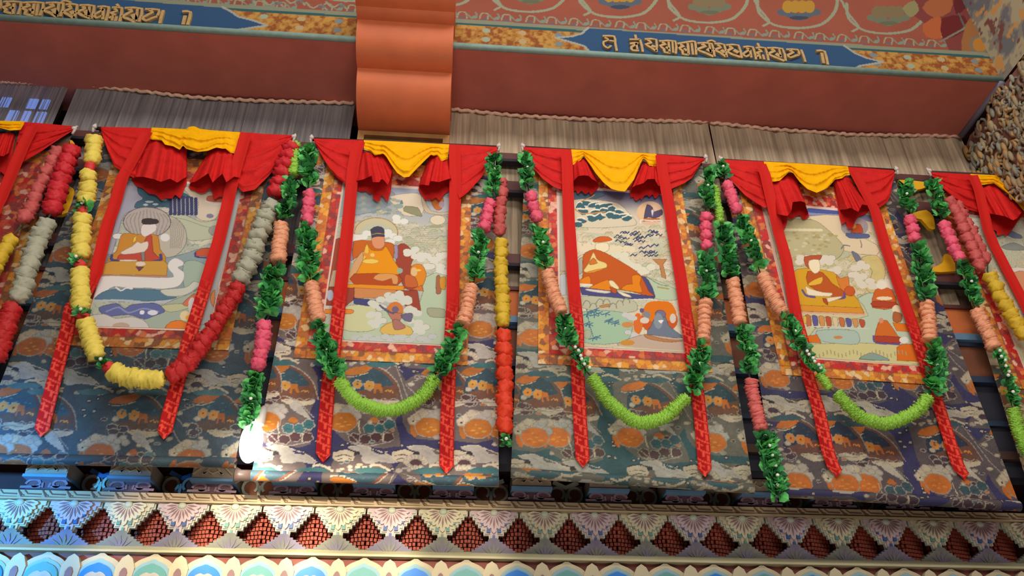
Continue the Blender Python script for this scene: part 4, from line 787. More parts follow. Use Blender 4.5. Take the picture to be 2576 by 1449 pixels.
def paint4(cv):
    base(cv, (222, 206, 176), (206, 202, 150), (204, 192, 148)); cloudlines(cv, 9, 33, (160, 144, 104), .5, .12, .6)
    cv.crop(1880, 480, 2.957); P, L, E = outl(cv), cv.line, cv.ell; curls(cv, 4, 90, 40, 18, (240, 1180, 380, 820), [(208, 196, 148), (220, 208, 170), (196, 186, 140), (214, 190, 130)])
    P([(230, 195), (460, 130), (700, 140), (960, 200), (960, 235), (700, 190), (460, 185)], (140, 146, 184)); P([(450, 132), (700, 146), (720, 172), (460, 160)], (80, 96, 162), 1)
    P([(450, 190), (720, 185), (700, 260), (960, 400), (960, 480), (700, 440), (600, 300)], (226, 206, 170), 1)
    P([(235, 225), (480, 215), (600, 290), (720, 420), (640, 520), (340, 560), (280, 400)], (192, 182, 138)); L([(260, 290), (360, 290)], .026, (230, 218, 180), 0); L([(380, 290), (550, 292)], .026, (230, 218, 180), 0)
    r = random.Random(9)
    for k in range(60):
        x, y = r.uniform(270, 660), r.uniform(310, 520); E(x, y, 16, 8, ((176, 162, 112), (206, 200, 164), (186, 168, 120))[k % 3])
    E(798, 268, 102, 76, (172, 162, 162)); E(800, 250, 70, 60, (206, 168, 170), .6); P([(770, 310), (800, 255), (840, 250), (860, 312)], (206, 92, 52), 1); E(788, 262, 22, 20, (230, 160, 70)); P([(735, 315), (900, 322), (895, 352), (760, 352)], (98, 108, 150), 1)
    L([(840, 370), (850, 400), (848, 420)], .01, (150, 130, 124)); L([(700, 430), (720, 405), (760, 410)], .012, (130, 128, 130)); P([(775, 450), (820, 470), (850, 520), (810, 525)], (120, 122, 138))
    P([(850, 500), (960, 480), (1020, 560), (1020, 650), (940, 760), (880, 720), (930, 600)], (212, 190, 116), 2, .8); cv.clouds([(420, 520), (590, 520), (640, 600), (820, 640), (880, 690), (840, 560), (960, 700), (1030, 700)], 56, (224, 214, 194), (150, 140, 130))
    P([(820, 800), (1000, 760), (1250, 1000), (1270, 1180), (500, 1180), (500, 1030), (900, 930)], (190, 204, 178), 1); P([(450, 1140), (1240, 1150), (1280, 1290), (470, 1270)], (212, 202, 142), 1)
    P([(335, 610), (430, 575), (640, 605), (720, 700), (870, 910), (395, 890), (360, 740)], (218, 164, 46), 1); P([(395, 850), (850, 870), (868, 912), (400, 895)], (222, 150, 56), 0); L([(395, 905), (600, 910), (870, 920)], .016, (222, 170, 140), 0)
    P([(660, 620), (690, 650), (750, 640), (760, 700), (800, 740), (790, 780), (740, 776), (690, 720)], (220, 130, 60)); E(760, 745, 38, 36, (206, 96, 46), 1, (170, 70, 40))
    P([(448, 600), (560, 608), (632, 690), (722, 750), (722, 792), (640, 790), (560, 760), (450, 700)], (192, 92, 42), 1); P([(455, 690), (500, 660), (560, 640), (550, 690), (465, 706)], (236, 182, 66), 1); L([(410, 740), (440, 780), (500, 790)], .02, (104, 90, 140)); L([(720, 760), (720, 795), (640, 805)], .02, (104, 90, 140))
    P([(430, 708), (470, 730), (560, 755), (630, 760), (612, 785), (455, 776), (440, 740)], (242, 226, 192), 1); P([(580, 800), (700, 785), (690, 800), (620, 825), (590, 825)], (242, 220, 180), 1); P([(560, 800), (590, 805), (600, 850), (570, 830)], (180, 84, 44), 1)
    P([(425, 490), (530, 478), (556, 484), (530, 520), (465, 520), (462, 580), (430, 548)], (188, 92, 60), 1); P([(458, 520), (530, 513), (542, 590), (502, 616), (462, 575)], (246, 228, 190), 1)
    for k in range(9): P([(430+50*k, 925+4*k), (470+50*k, 930+4*k), (475+50*k, 1000), (450+50*k, 1020)], ((200, 116, 76), (100, 96, 150), (214, 150, 90), (190, 90, 60), (224, 200, 160))[k % 5], 1)
    P([(415, 930), (440, 935), (440, 990), (418, 985)], (232, 190, 90), 0); L([(420, 1020), (520, 1010), (900, 1025)], .01, (216, 206, 190))
    P([(520, 1040), (800, 1040), (820, 1140), (560, 1120)], (176, 196, 180)); E(675, 1090, 34, 12, (206, 140, 84))
    P([(930, 870), (950, 740), (1010, 720), (1080, 740), (1110, 870)], (214, 104, 46), 1); P([(935, 820), (1105, 830), (1110, 868), (932, 862)], (180, 74, 48), 1); E(1020, 800, 60, 14, (240, 222, 180)); E(1000, 700, 40, 32, (236, 226, 204))
    P([(945, 1100), (975, 980), (1040, 965), (1120, 1080), (1150, 1100), (1130, 1136), (960, 1125)], (214, 112, 48), 1); P([(945, 1080), (1150, 1090), (1130, 1132), (960, 1122)], (178, 72, 52), 1); L([(938, 1080), (955, 1130), (1130, 1142)], .014, (104, 90, 150)); E(995, 965, 18, 20, (216, 150, 116))
    P([(1080, 980), (1190, 990), (1210, 1050), (1110, 1040)], (230, 124, 40), 0); E(1110, 880, 34, 30, (236, 220, 180)); P([(1090, 900), (1150, 920), (1140, 975), (1085, 970)], (180, 104, 60)); E(1165, 1110, 34, 24, (230, 224, 214))
    P([(440, 1082), (520, 1070), (550, 1132), (452, 1128)], (226, 118, 40), 0); P([(1112, 1165), (1150, 1140), (1250, 1140), (1275, 1270), (1115, 1262)], (224, 114, 38), 0)
    P([(830, 1252), (890, 1215), (930, 1205), (990, 1225), (1060, 1262)], (140, 164, 156), 1)
    for k in range(26): x = 480+28*k; L([(x, 1200+16*math.sin(k)), (x+3, 1226+14*math.sin(k))], .008, (168, 158, 116), 0)
    L([(460, 1262), (700, 1258), (1000, 1280), (1290, 1300)], .014, (220, 204, 160), 0); P([(100, 110), (150, 190), (320, 900), (290, 900)], (196, 168, 150), 0)
def paint5(cv):
    base(cv, (190, 194, 184), (206, 196, 150), (206, 196, 160)); cloudlines(cv, 8, 43, (150, 140, 110), .5)
    cv.crop(1876, 400, 3.623); P, L, E = outl(cv), cv.line, cv.ell
    P([(2320, 660), (2400, 650), (2500, 690), (2520, 720), (2440, 720)], (112, 124, 146)); P([(2280, 660), (2300, 700), (2270, 720)], (130, 140, 150)); P([(2330, 800), (2440, 762), (2536, 800), (2536, 830), (2400, 830)], (140, 146, 140)); E(2480, 1010, 70, 20, (226, 214, 206)); P([(2420, 1060), (2560, 1040), (2560, 1400), (2500, 1300)], (214, 150, 110))
PAINT = {1: paint1, 2: paint2, 3: paint3, 4: paint4, 5: paint5}
# ------------------------------------------------------------------ valance cloth
m_red = mat('red_silk', (206, 34, 32), .62, .10, 14, .4, 70, spec=.12); m_yel = mat('yellow_silk', (246, 178, 2), .6, .06, 14, .4, 70, spec=.1)
m_rod = mat('dark_rod', (70, 40, 40)); m_tie = mat('white_tie', (214, 204, 196)); m_cordm = mat('cord', (60, 80, 50))
def interp(pts, n):
    p = np.asarray(pts, float); d = np.r_[0, np.cumsum(np.hypot(*np.diff(p, axis=0).T))]; t = np.linspace(0, d[-1], n)
    return np.stack([np.interp(t, d, p[:, 0]), np.interp(t, d, p[:, 1])], 1)
def cloth(b, top, bot, nu, nv, depth, m, byx=False):
    if byx:
        T_, B_ = np.asarray(top, float), np.asarray(bot, float); xs = np.linspace(B_[0, 0], B_[-1, 0], nu); xt = np.linspace(T_[0, 0], T_[-1, 0], nu)
        T_ = np.stack([xt, np.interp(xt, T_[:, 0], T_[:, 1])], 1); B_ = np.stack([xs, np.interp(xs, B_[:, 0], B_[:, 1])], 1)
    else: T_, B_ = interp(top, nu), interp(bot, nu)
    V = []; 
    for j in range(nv):
        v = j/(nv-1)
        for i in range(nu):
            p = T_[i]*(1-v)+B_[i]*v; V.append(PY(p[0], p[1], D-depth(i/(nu-1), v)))
    b.add(V, [(j*nu+i, j*nu+i+1, (j+1)*nu+i+1, (j+1)*nu+i) for j in range(nv-1) for i in range(nu-1)], m); return V, nu, nv
def bell(b, top, bot, m, dm, seed):
    r = random.Random(seed); ph = [r.uniform(0, 6.28) for _ in range(3)]; k = r.choice([4, 5, 6])
    dep = lambda u, v: .022+(.045+dm*v)*math.sin(math.pi*min(max(u, .0), 1))**.5+(.004+.013*v)*math.sin(2*math.pi*k*u+ph[0])*math.sin(math.pi*u)**.3+.004*v*math.sin(2*math.pi*(k*1.7)*u+ph[1])
    V, nu, nv = cloth(b, top, bot, 64, 16, dep, m)
    front = V[-nu:]; back = [np.array([p[0], D-.018-.02*math.sin(math.pi*i/(nu-1)), p[2]-.035-.02*math.sin(math.pi*i/(nu-1))]) for i, p in enumerate(front)]
    ft = V[:nu]; bt = [np.array([p[0], D-.014, p[2]]) for p in ft]
    b.add(bt+back, [(i, i+1, nu+i+1, nu+i) for i in range(nu-1)], m)
def cr(ox, oy, s, pts): return [(ox+x/s, oy+y/s) for x, y in pts]
def wing(b, top, bot, m, left, seed):
    r = random.Random(seed); k = r.uniform(3.2, 4.2); ph = r.uniform(0, 6)
    def dep(u, v):
        g = u if left else 1-u
        return .035+.03*math.sin(math.pi*min(g*.9, 1))*v**.5+(.03*g**.6)*(1-abs(math.sin(math.pi*(k*v+.5*math.sin(2.2*g)+ph)))**.6)*min(1, v*5)+.005*math.sin(9*g+14*v+ph)*v
    cloth(b, top, bot, 44, 40, dep, m)
VAL = {
 1: dict(o=(230, 300, 4.86), wl=([(118, 92), (400, 98), (735, 108)], [(118, 140), (200, 390), (280, 575), (400, 655), (520, 720), (680, 690)]), tl=([(690, 230), (860, 270), (1080, 350), (1170, 350)], [(505, 700), (640, 705), (770, 735), (850, 765), (960, 725), (1050, 775), (1100, 740), (1170, 700)]),
    tr=([(1430, 400), (1540, 350), (1640, 370), (1790, 330)], [(1195, 775), (1270, 765), (1430, 660), (1480, 775), (1600, 665), (1650, 770), (1745, 700), (1830, 720)]), wr=([(1800, 155), (2120, 178), (2480, 195)], [(1740, 770), (1850, 890), (2000, 860), (2180, 680), (2290, 500), (2380, 300), (2490, 215)]),
    y=([(738, 100), (1160, 122), (1190, 92), (1260, 86), (1330, 118), (1450, 132), (1835, 160)], [(712, 242), (800, 255), (860, 262), (900, 310), (1000, 330), (1080, 375), (1120, 320), (1160, 362), (1300, 398), (1420, 386), (1530, 345), (1600, 360), (1640, 360), (1700, 412), (1760, 418), (1825, 200)])),
 2: dict(o=(770, 330, 5.152), wl=([(98, 95), (400, 105), (745, 118)], [(108, 140), (200, 310), (300, 480), (400, 600), (570, 720), (640, 640)]), tl=([(700, 250), (860, 290), (1015, 280)], [(625, 650), (740, 625), (850, 575), (862, 660), (950, 660), (975, 620), (1010, 635), (1060, 700), (1090, 620), (1125, 470)]),
    tr=([(1600, 310), (1700, 310), (1850, 350)], [(1460, 700), (1510, 690), (1590, 705), (1615, 645), (1720, 660), (1870, 612), (1900, 640)]), wr=([(1850, 168), (2150, 185), (2475, 205)], [(1880, 620), (1990, 870), (2100, 790), (2280, 590), (2340, 450), (2380, 345), (2478, 270)]),
    y=([(748, 115), (1300, 140), (1855, 170)], [(750, 240), (830, 258), (890, 312), (960, 304), (1000, 290), (1040, 330), (1100, 430), (1180, 540), (1270, 600), (1335, 590), (1440, 480), (1560, 360), (1620, 305), (1650, 322), (1700, 312), (1750, 390), (1835, 362)])),
 3: dict(o=(1290, 340, 5.05), wl=([(120, 150), (400, 165), (745, 182)], [(125, 200), (240, 260), (258, 410), (370, 545), (500, 645), (620, 695), (690, 600)]), tl=([(745, 340), (900, 280), (950, 340)], [(760, 595), (830, 520), (900, 510), (960, 515), (1010, 560), (1090, 605)]),
    tr=([(1650, 330), (1700, 350), (1860, 390)], [(1490, 680), (1560, 640), (1660, 610), (1710, 560), (1800, 555), (1845, 640), (1910, 660)]), wr=([(1825, 240), (2100, 262), (2430, 295)], [(1900, 560), (2010, 685), (2180, 610), (2280, 540), (2395, 350), (2440, 320)]),
    y=([(742, 180), (1300, 205), (1825, 238)], [(765, 380), (860, 320), (905, 260), (930, 310), (1050, 480), (1150, 600), (1250, 680), (1330, 705), (1425, 715), (1540, 565), (1600, 420), (1655, 300), (1685, 320), (1730, 385), (1830, 402)])),
 4: dict(o=(1800, 380, 5.152), wl=([(92, 110), (350, 122), (635, 138)], [(130, 200), (170, 350), (380, 570), (500, 655), (640, 740), (760, 640)]), tl=([(690, 400), (850, 360), (960, 290), (1035, 300)], [(770, 810), (860, 830), (930, 840), (980, 790), (1000, 660), (1100, 650), (1160, 665), (1205, 800)]),
    tr=([(1530, 400), (1640, 330), (1720, 330)], [(1610, 760), (1690, 755), (1750, 735), (1850, 790), (1900, 690), (1990, 710)]), wr=([(1700, 205), (2000, 225), (2310, 250)], [(1960, 680), (2040, 740), (2130, 730), (2230, 660), (2270, 560), (2290, 440), (2325, 290)]),
    y=([(625, 135), (1200, 165), (1715, 198)], [(690, 402), (760, 395), (830, 385), (900, 320), (960, 268), (1010, 290), (1090, 400), (1190, 492), (1310, 540), (1450, 480), (1550, 370), (1640, 352), (1690, 312), (1742, 312)])),
 5: dict(o=(2340, 430, 2.013), wl=([(-8, 5), (80, 10), (205, 17)], [(10, 25), (60, 85), (130, 150), (190, 195), (250, 210)]), tl=([(240, 95), (330, 60), (360, 70)], [(295, 215), (340, 222), (380, 230), (420, 250), (440, 240), (470, 200)]),
    tr=([(800, 150), (900, 160)], [(760, 330), (860, 340)]), wr=([(880, 60), (1000, 70)], [(900, 330), (960, 300), (1010, 90)]),
    y=([(203, 15), (500, 30), (800, 45)], [(210, 70), (270, 70), (320, 60), (400, 120), (500, 230), (620, 240), (760, 130), (800, 120)])),
 0: dict(o=(0, 300, 2.413), wl=([(-600, -20), (-500, -10)], [(-590, 60), (-480, 140)]), tl=([(-250, 90), (-200, 100)], [(-280, 180), (-180, 190)]), tr=([(-20, 90), (60, 80), (90, 90)], [(-110, 220), (-30, 215), (20, 225), (60, 200)]),
    wr=([(130, 15), (300, 28), (470, 45)], [(80, 230), (120, 270), (250, 195), (330, 140), (400, 95), (470, 52)]), y=([(-400, 0), (150, 12)], [(-400, 60), (-100, 60), (0, 52), (60, 68), (125, 66), (145, 30)])),
}
RIB = {
 1: ([(370, 333), (340, 392), (308, 450), (270, 570), (241, 690), (215, 742), (180, 768), (170, 830), (140, 945), (108, 1070), (101, 1100)], [(620, 333), (595, 423), (580, 482), (551, 605), (514, 730), (483, 830), (463, 905), (446, 968), (415, 1084), (411, 1106)]),
 2: ([(905, 358), (897, 378), (888, 427), (883, 485), (876, 559), (870, 616), (860, 700), (848, 819), (838, 900), (827, 960), (815, 1111), (812, 1164)], [(1144, 368), (1145, 440), (1145, 505), (1142, 565), (1139, 768), (1134, 850), (1130, 945), (1125, 1056), (1123, 1192)]),
 3: ([(1422, 376), (1426, 400), (1430, 538), (1441, 698), (1453, 831), (1453, 932), (1459, 1056), (1467, 1176)], [(1662, 392), (1666, 430), (1684, 528), (1712, 698), (1731, 831), (1745, 925), (1756, 1000), (1768, 1111), (1774, 1200)]),
 4: ([(1913, 412), (1924, 438), (1946, 535), (1977, 649), (2003, 801), (2027, 886), (2032, 945), (2058, 1028), (2083, 1139), (2107, 1201)], [(2148, 432), (2168, 470), (2200, 530), (2216, 585), (2260, 717), (2307, 852), (2330, 925), (2359, 1015), (2407, 1166), (2428, 1208)]),
 5: ([(2446, 440), (2462, 480), (2483, 579), (2532, 678), (2580, 770), (2660, 960), (2740, 1160)], [(2740, 460), (2790, 560), (3000, 1100)]),
 0: ([(-330, 320), (-500, 700), (-640, 1060)], [(84, 318), (60, 366), (30, 440), (-8, 520), (-60, 660), (-150, 900), (-230, 1080)]),
}
m_ribbon = vmat('key_woven_ribbon', .7, .08)
def ribbon(name, px, parent, seed, wpx=28, plain=False, amp=.03):
    p0 = PYa(px, D); d0 = np.r_[0, np.cumsum(np.hypot(*np.diff(p0, axis=0).T))]; L0 = d0[-1]
    fr = lambda t_, L_: .085*np.clip(1-t_/.7, 0, 1)+.03+amp*np.sin(t_/L_*math.pi*1.2)*.6
    p = np.array([PY(x_, y_, D-fr(t_, L0))[[0, 2]] for (x_, y_), t_ in zip(px, d0)]); d = np.r_[0, np.cumsum(np.hypot(*np.diff(p, axis=0).T))]; L = d[-1]; nv = int(L/.0075); t = np.linspace(0, L, nv)
    cx = np.interp(t, d, p[:, 0]); cz = np.interp(t, d, p[:, 1]); k = np.ones(9)/9
    pad = lambda a: np.convolve(np.r_[np.full(4, a[0]), a, np.full(4, a[-1])], k, 'valid'); cx = pad(cx)
    w = wpx*.00335; nu = 17; s = np.linspace(-.5, .5, nu); X = cx[:, None]+s[None]*w; Z = cz[:, None]+0*s[None]
    X -= 0; tip = L-t; 
    Zt = np.where(tip[:, None] < .06, Z, Z)
    a = np.abs(s)*2; Z = Z+np.clip((.06-tip)/.06, 0, 1)[:, None]*a[None]*.055
    # woven key: angular spiral hooks, slanted
    per = w*.78; uu = (s+.5)[None]+0*Z; vv = ((t/per)[:, None]-.55*uu) % 2.0; fu = (uu*1.5) % 1.0; hook = vv % 1.0; odd = vv >= 1.0
    g = (hook < .16) | ((np.abs(uu-.5) < .1) & (hook < .62) & odd) | ((np.abs(uu-.22) < .09) & (hook > .3) & ~odd) | ((np.abs(uu-.8) < .09) & (hook > .3) & (hook < .9)) | ((hook > .46) & (hook < .62) & (uu < .52) & ~odd)
    start = .5*L; on = np.clip((t-start)/.25, 0, 1)[:, None] if not plain else np.zeros((nv, 1))
    g = g.astype(float)*on; edge = (a > .9)[None]*on
    g = np.maximum(g*(1-edge), 0)
    c0, c1 = lin((204, 38, 32)), lin((232, 80, 60)); c2 = lin((176, 26, 28))
    col = c0[None, None]*(1-on[..., None])+on[..., None]*(c2*(1-g[..., None])+c1*g[..., None])
    front = fr(t, L)
    Y = D-front[:, None]-.0035*g+.004*np.cos(s*6)[None]
    return gridmesh(name, np.stack([X, Y, Z], -1), m_ribbon, parent, col, flip=True, smooth=True)
# ------------------------------------------------------------------ assemble the six scrolls
MQ = {0: [(-430, 290), (183, 330), (-78, 1157), (-760, 1132)], 1: [(250, 326), (733, 350), (592, 1163), (-72, 1151)], 2: [(793, 353), (1246, 373), (1255, 1210), (632, 1195)], 3: [(1322, 374), (1765, 401), (1896, 1228), (1285, 1188)], 4: [(1818, 406), (2243, 431), (2566, 1272), (1955, 1236)], 5: [(2340, 436), (2745, 455), (3230, 1302), (2600, 1264)]}
PQ = {1: [(320, 452), (610, 472), (525, 829), (218, 820)], 2: [(866, 464), (1134, 482), (1119, 867), (806, 852)], 3: [(1407, 472), (1668, 492), (1729, 886), (1410, 868)], 4: [(1914, 512), (2188, 538), (2316, 920), (2012, 896)], 5: [(2420, 545), (2700, 560), (2860, 950), (2580, 930)]}
LBL = {0: 'dimmed brocade hanging scroll cut off at the left picture edge, red valance over it', 1: 'hanging scroll of a figure on a white swan-like cloud, yellow garland at its left', 2: 'hanging scroll of an orange robed figure on a throne, just below the orange corbel', 3: 'hanging scroll of a rust robed seated figure with a dark tree and blue sky strip', 4: 'hanging scroll of a figure on a gold cushion with a red hat, fourth full scroll', 5: 'hanging scroll cut off at the right picture edge, pale landscape corner showing'}
YC = [(222, 138, 50), (236, 164, 60), (200, 116, 48), (236, 196, 140), (214, 120, 56), (150, 92, 60), (228, 150, 44)]
RC = [(196, 52, 44), (214, 84, 60), (238, 178, 150), (206, 40, 36), (150, 60, 58), (226, 120, 66), (180, 70, 62)]
PH = {0: (.0, .0), 1: (.25, -.27), 2: (0, 0), 3: (.3, -.05), 4: (.62, -.32), 5: (.2, .1)}
for n in range(6):
    q_ = MQ[n]; w4 = PYa(q_, D); root = empty('hanging_scroll', ((w4[2, 0]+w4[3, 0])/2, D, w4[2, 1])); tag(root, LBL[n], 'scroll painting', 'hanging scrolls along the wall')
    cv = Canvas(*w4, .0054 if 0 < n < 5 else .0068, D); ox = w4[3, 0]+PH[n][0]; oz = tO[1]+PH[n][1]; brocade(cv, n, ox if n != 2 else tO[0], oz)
    fold = .004*np.sin(cv.X*9+n)*cv.v+.003*np.sin(cv.X*23)
    cv.build('brocade_mount', m_silk, root, fold*.6)
    if n in PQ:
        p4 = PYa(PQ[n], D-.008); c = p4.mean(0)
    else:
        p4 = PYa([(-300, 430), (60, 440), (-40, 800), (-420, 790)], D-.008)
    ex = lambda k, s_=1.0: [p4[0]+np.array([-k, k*1.6]), p4[1]+np.array([k, k*1.6]), p4[2]+np.array([k, -k*.95]), p4[3]+np.array([-k, -k*.95])]
    c1 = Canvas(*ex(.165), .0068, D-.006); dl = np.minimum.reduce([c1.u, 1-c1.u])*(p4[2, 0]-p4[3, 0]+.33); db = (1-c1.v)*(c1.Z.max()-c1.Z.min()); dt = c1.v*(c1.Z.max()-c1.Z.min())
    red = (dl > .082) & (db > .078) & (dt > .13)
    dim = lambda L_: [tuple(int(x*(.82 if n in (1, 0) else 1)) for x in c_) for c_ in L_]  # borders of the left two dimmed for the same light falloff
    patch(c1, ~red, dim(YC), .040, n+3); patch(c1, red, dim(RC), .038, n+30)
    yb = (np.abs(dl-.082) < .006) | (np.abs(db-.078) < .005); c1.put(slice(None), yb, (120, 60, 40), .6)
    wl_ = (dl > .156) & (db > .148) & (dt > .24); c1.put(slice(None), wl_ & (n > 0), (232, 206, 190))
    c1.build('silk_border', m_silk, root)
    if n in PAINT:
        cp = Canvas(*p4, .0042, D-.0085); PAINT[n](cp); cp.build('painting', m_thangka, root)
    b = MB(); z0 = w4[:2, 1].mean(); b.tube([(w4[0, 0]-.02, D-.012, w4[0, 1]), (w4[1, 0]+.02, D-.012, w4[1, 1])], .016, m_rod, 10); b.build('top_rod', root, True)
    for e, s_ in ((0, -1), (1, 1)):
        b = MB(); x, z = w4[e, 0]+s_*.025, w4[e, 1]
        b.tube([(x, D-.03, z-.06), (x+.01*s_, D-.035, z), (x+s_*.005, D-.02, z+.035)], .011, m_tie, 6); b.ball((x, D-.035, z-.005), .02, m_tie, 8, 6)
        b.build('tie_string', root, True)
    bl, br = w4[3], w4[2]; nn = 300; P = []
    cr_ = Canvas((0, 1), (1, 1), (1, 0), (0, 0), .1, D)
    b_ = np.linspace(0, 1, nn); th = np.linspace(0, 2*math.pi, 33); rr = .034
    X = bl[0]+(br[0]-bl[0])*b_; Zc = bl[1]+(br[1]-bl[1])*b_
    P = np.stack([X[None]+0*th[:, None], D+.01-rr*np.sin(th)[:, None]+0*X[None], Zc[None]-rr*np.cos(th)[:, None]], -1)
    bx = ox if n != 2 else tO[0]; jj = np.floor((X-bx)/tst).astype(int) % tnx; kk = np.floor((bl[1]-rr*th-oz)/tst).astype(int) % tnz
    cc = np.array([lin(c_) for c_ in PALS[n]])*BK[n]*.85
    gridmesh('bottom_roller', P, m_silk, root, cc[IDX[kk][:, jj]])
    if n in (2, 3, 4):
        b = MB(); x, z = bl[0]-.035, bl[1]; b.tube([(x-.06, D+.01, z), (x-.03, D+.01, z), (x+.035, D+.01, z)], [.052, .036, .036], mat('roller_wood', (72, 58, 54), .4), 14)
        if n == 2: b.build('roller_knob', root, True)
    # valance
    V_ = VAL[n]; o_ = V_['o']; Cc = lambda pts: cr(*o_, pts)
    b = MB(); wing(b, Cc(V_['wl'][0]), Cc(V_['wl'][1]), m_red, True, n+1); bell(b, Cc(V_['tl'][0]), Cc(V_['tl'][1]), m_red, .12, n+20); b.build('red_swag', root, True)
    b = MB(); wing(b, Cc(V_['wr'][0]), Cc(V_['wr'][1]), m_red, False, n+5); bell(b, Cc(V_['tr'][0]), Cc(V_['tr'][1]), m_red, .12, n+40); b.build('red_swag', root, True)
    b = MB()
    def dy(u, v, n=n):
        c_ = math.sin(math.pi*u); side = min(u, 1-u)
        return .07+.055*c_*v+.024*(1-abs(math.sin(math.pi*(3.2*v-1.3*c_**2*(.35+.4*v)+.13*n)))**.6)*min(1, v*4)*(.3+c_)+(.011*math.sin(u*46+n) if side < .22 else .006*math.sin(u*21+5*v+n))*v
    cloth(b, Cc(V_['y'][0]), Cc(V_['y'][1]), 90, 34, dy, m_yel, True); yo = b.build('yellow_swag', root, True); yo['label'] = 'yellow centre swag'
    for e in (0, 1): ribbon('ribbon', RIB[n][e], root, n*2+e)
# ------------------------------------------------------------------ flower garlands
GY = D-.125
FM = {}
def flower_mesh(name, m, lobes, prof, wob, seed):
    r = random.Random(seed); b = MB(); nu = lobes*4; V = []
    for j, (z, rad) in enumerate(prof):
        for i in range(nu):
            th = 2*math.pi*i/nu; k = 1+wob*math.sin(lobes*th+1.9*j)+.05*r.uniform(-1, 1); V.append((rad*k*math.cos(th), rad*k*math.sin(th), z+.09*math.sin(lobes*th*.5+j)*rad))
    b.add(V, [(j*nu+i, j*nu+(i+1) % nu, (j+1)*nu+(i+1) % nu, (j+1)*nu+i) for j in range(len(prof)-1) for i in range(nu)]+[tuple(range(nu-1, -1, -1)), tuple(range((len(prof)-1)*nu, len(prof)*nu))], m)
    me = bpy.data.meshes.new(name); me.from_pydata(V, [], b.f); me.materials.append(m); me.polygons.foreach_set('use_smooth', [True]*len(b.f)); me.update(); FM[name] = me
fm = lambda nm, rgb: mat(nm, rgb, .55, .16, 30, .15, 80)
CARN = [(-.5, .3), (-.34, .9), (-.2, 1.0), (-.04, .76), (.1, .98), (.24, .74), (.4, .84), (.5, .3)]; POM = [(-.5, .25), (-.42, .75), (-.2, 1.0), (-.06, .86), (.08, .96), (.24, .7), (.32, .78), (.46, .42), (.5, .2)]
SPEC = dict(
 yel=(fm('lemon_petals', (236, 212, 92)), 6, CARN, .08, 38, 25), red=(fm('crimson_petals', (206, 38, 48)), 7, POM, .12, 40, 24), dred=(fm('dark_red_petals', (190, 36, 36)), 7, POM, .12, 36, 22), whi=(fm('ivory_petals', (174, 172, 150)), 6, POM, .12, 44, 28),
 pnk=(fm('rose_pink_petals', (236, 94, 122)), 7, POM, .13, 30, 22), pch=(fm('peach_petals', (246, 168, 128)), 7, CARN, .06, 32, 12), lim=(fm('lime_petals', (156, 208, 76)), 9, CARN, .24, 25, 9),
 gld=(fm('gold_petals', (216, 178, 46)), 5, POM, .13, 33, 25), orr=(fm('scarlet_petals', (224, 62, 30)), 6, POM, .16, 35, 30), ros=(fm('dusty_rose_petals', (198, 88, 84)), 5, POM, .16, 28, 25), pk2=(fm('coral_petals', (222, 110, 104)), 6, CARN, .1, 26, 14), bud=(fm('red_bud_petals', (222, 60, 58)), 5, POM, .08, 24, 16))
for i, (k, s_) in enumerate(SPEC.items()): flower_mesh(k+'_blossom', s_[0], s_[1], s_[2], s_[3], i)
LEAF = [mat('leaf_green', (66, 152, 84), .45, .2, 30), mat('leaf_bright_green', (100, 196, 104), .45, .2, 30), mat('leaf_dark_green', (52, 112, 68), .5, .2, 30)]
m_bead = mat('white_bead', (240, 240, 230), .25)
def resample(px, step):
    p = chaikin(px, False, 2); d = np.r_[0, np.cumsum(np.hypot(*np.diff(p, axis=0).T))]; n = max(2, int(round(d[-1]/step))); t = (np.arange(n)+.5)/n*d[-1]
    return np.stack([np.interp(t, d, p[:, 0]), np.interp(t, d, p[:, 1])], 1)
NAMEF = dict(yel='yellow_blossom', red='red_blossom', dred='red_blossom', whi='ivory_blossom', pnk='pink_blossom', pch='peach_blossom', lim='lime_blossom', gld='gold_blossom', orr='scarlet_blossom', ros='rose_blossom', pk2='coral_blossom', bud='red_bud')
def leaf_bunch(px, root, dens, wpx, beads, seed):
    r = random.Random(seed); b = MB(); pts = resample(px, 5); P3 = [PY(x, y, GY) for x, y in pts]
    for i in range(int(len(pts)*dens)):
        k = r.uniform(0, len(P3)-1); i0 = min(int(k), len(P3)-2); c = P3[i0]+(P3[i0+1]-P3[i0])*(k-i0); th = r.uniform(0, 2*math.pi)
        out = np.array([math.cos(th), -abs(math.sin(th))*1.0-.15, r.uniform(-.9, .5)]); out /= np.linalg.norm(out); R_ = wpx*.0034*.5
        st = c+out*R_*.15; L = R_*r.uniform(.75, 1.15); side = np.cross(out, [r.uniform(-.4, .4), r.uniform(-1, -.3), r.uniform(-.6, .6)]); side /= np.linalg.norm(side)+1e-6; w = L*r.uniform(.34, .5); nrm = np.cross(out, side)
        v = [st, st+out*L*.35+side*w, st+out*L*.75+side*w*.75, st+out*L*1.05-nrm*L*.12, st+out*L*.75-side*w*.75, st+out*L*.35-side*w, st+out*L*.5-nrm*w*.3]
        b.add(v, [(0, 1, 6), (1, 2, 6), (2, 3, 6), (3, 4, 6), (4, 5, 6), (5, 0, 6)], LEAF[r.choice([0, 0, 1, 1, 2])])
    for k in range(beads):
        c = P3[int(len(P3)*(k+.5)/beads)]; b.ball(c+np.array([r.uniform(-.012, .012), -.055, 0]), .012, m_bead, 8, 6)
    b.build('leaf_bunch', root)
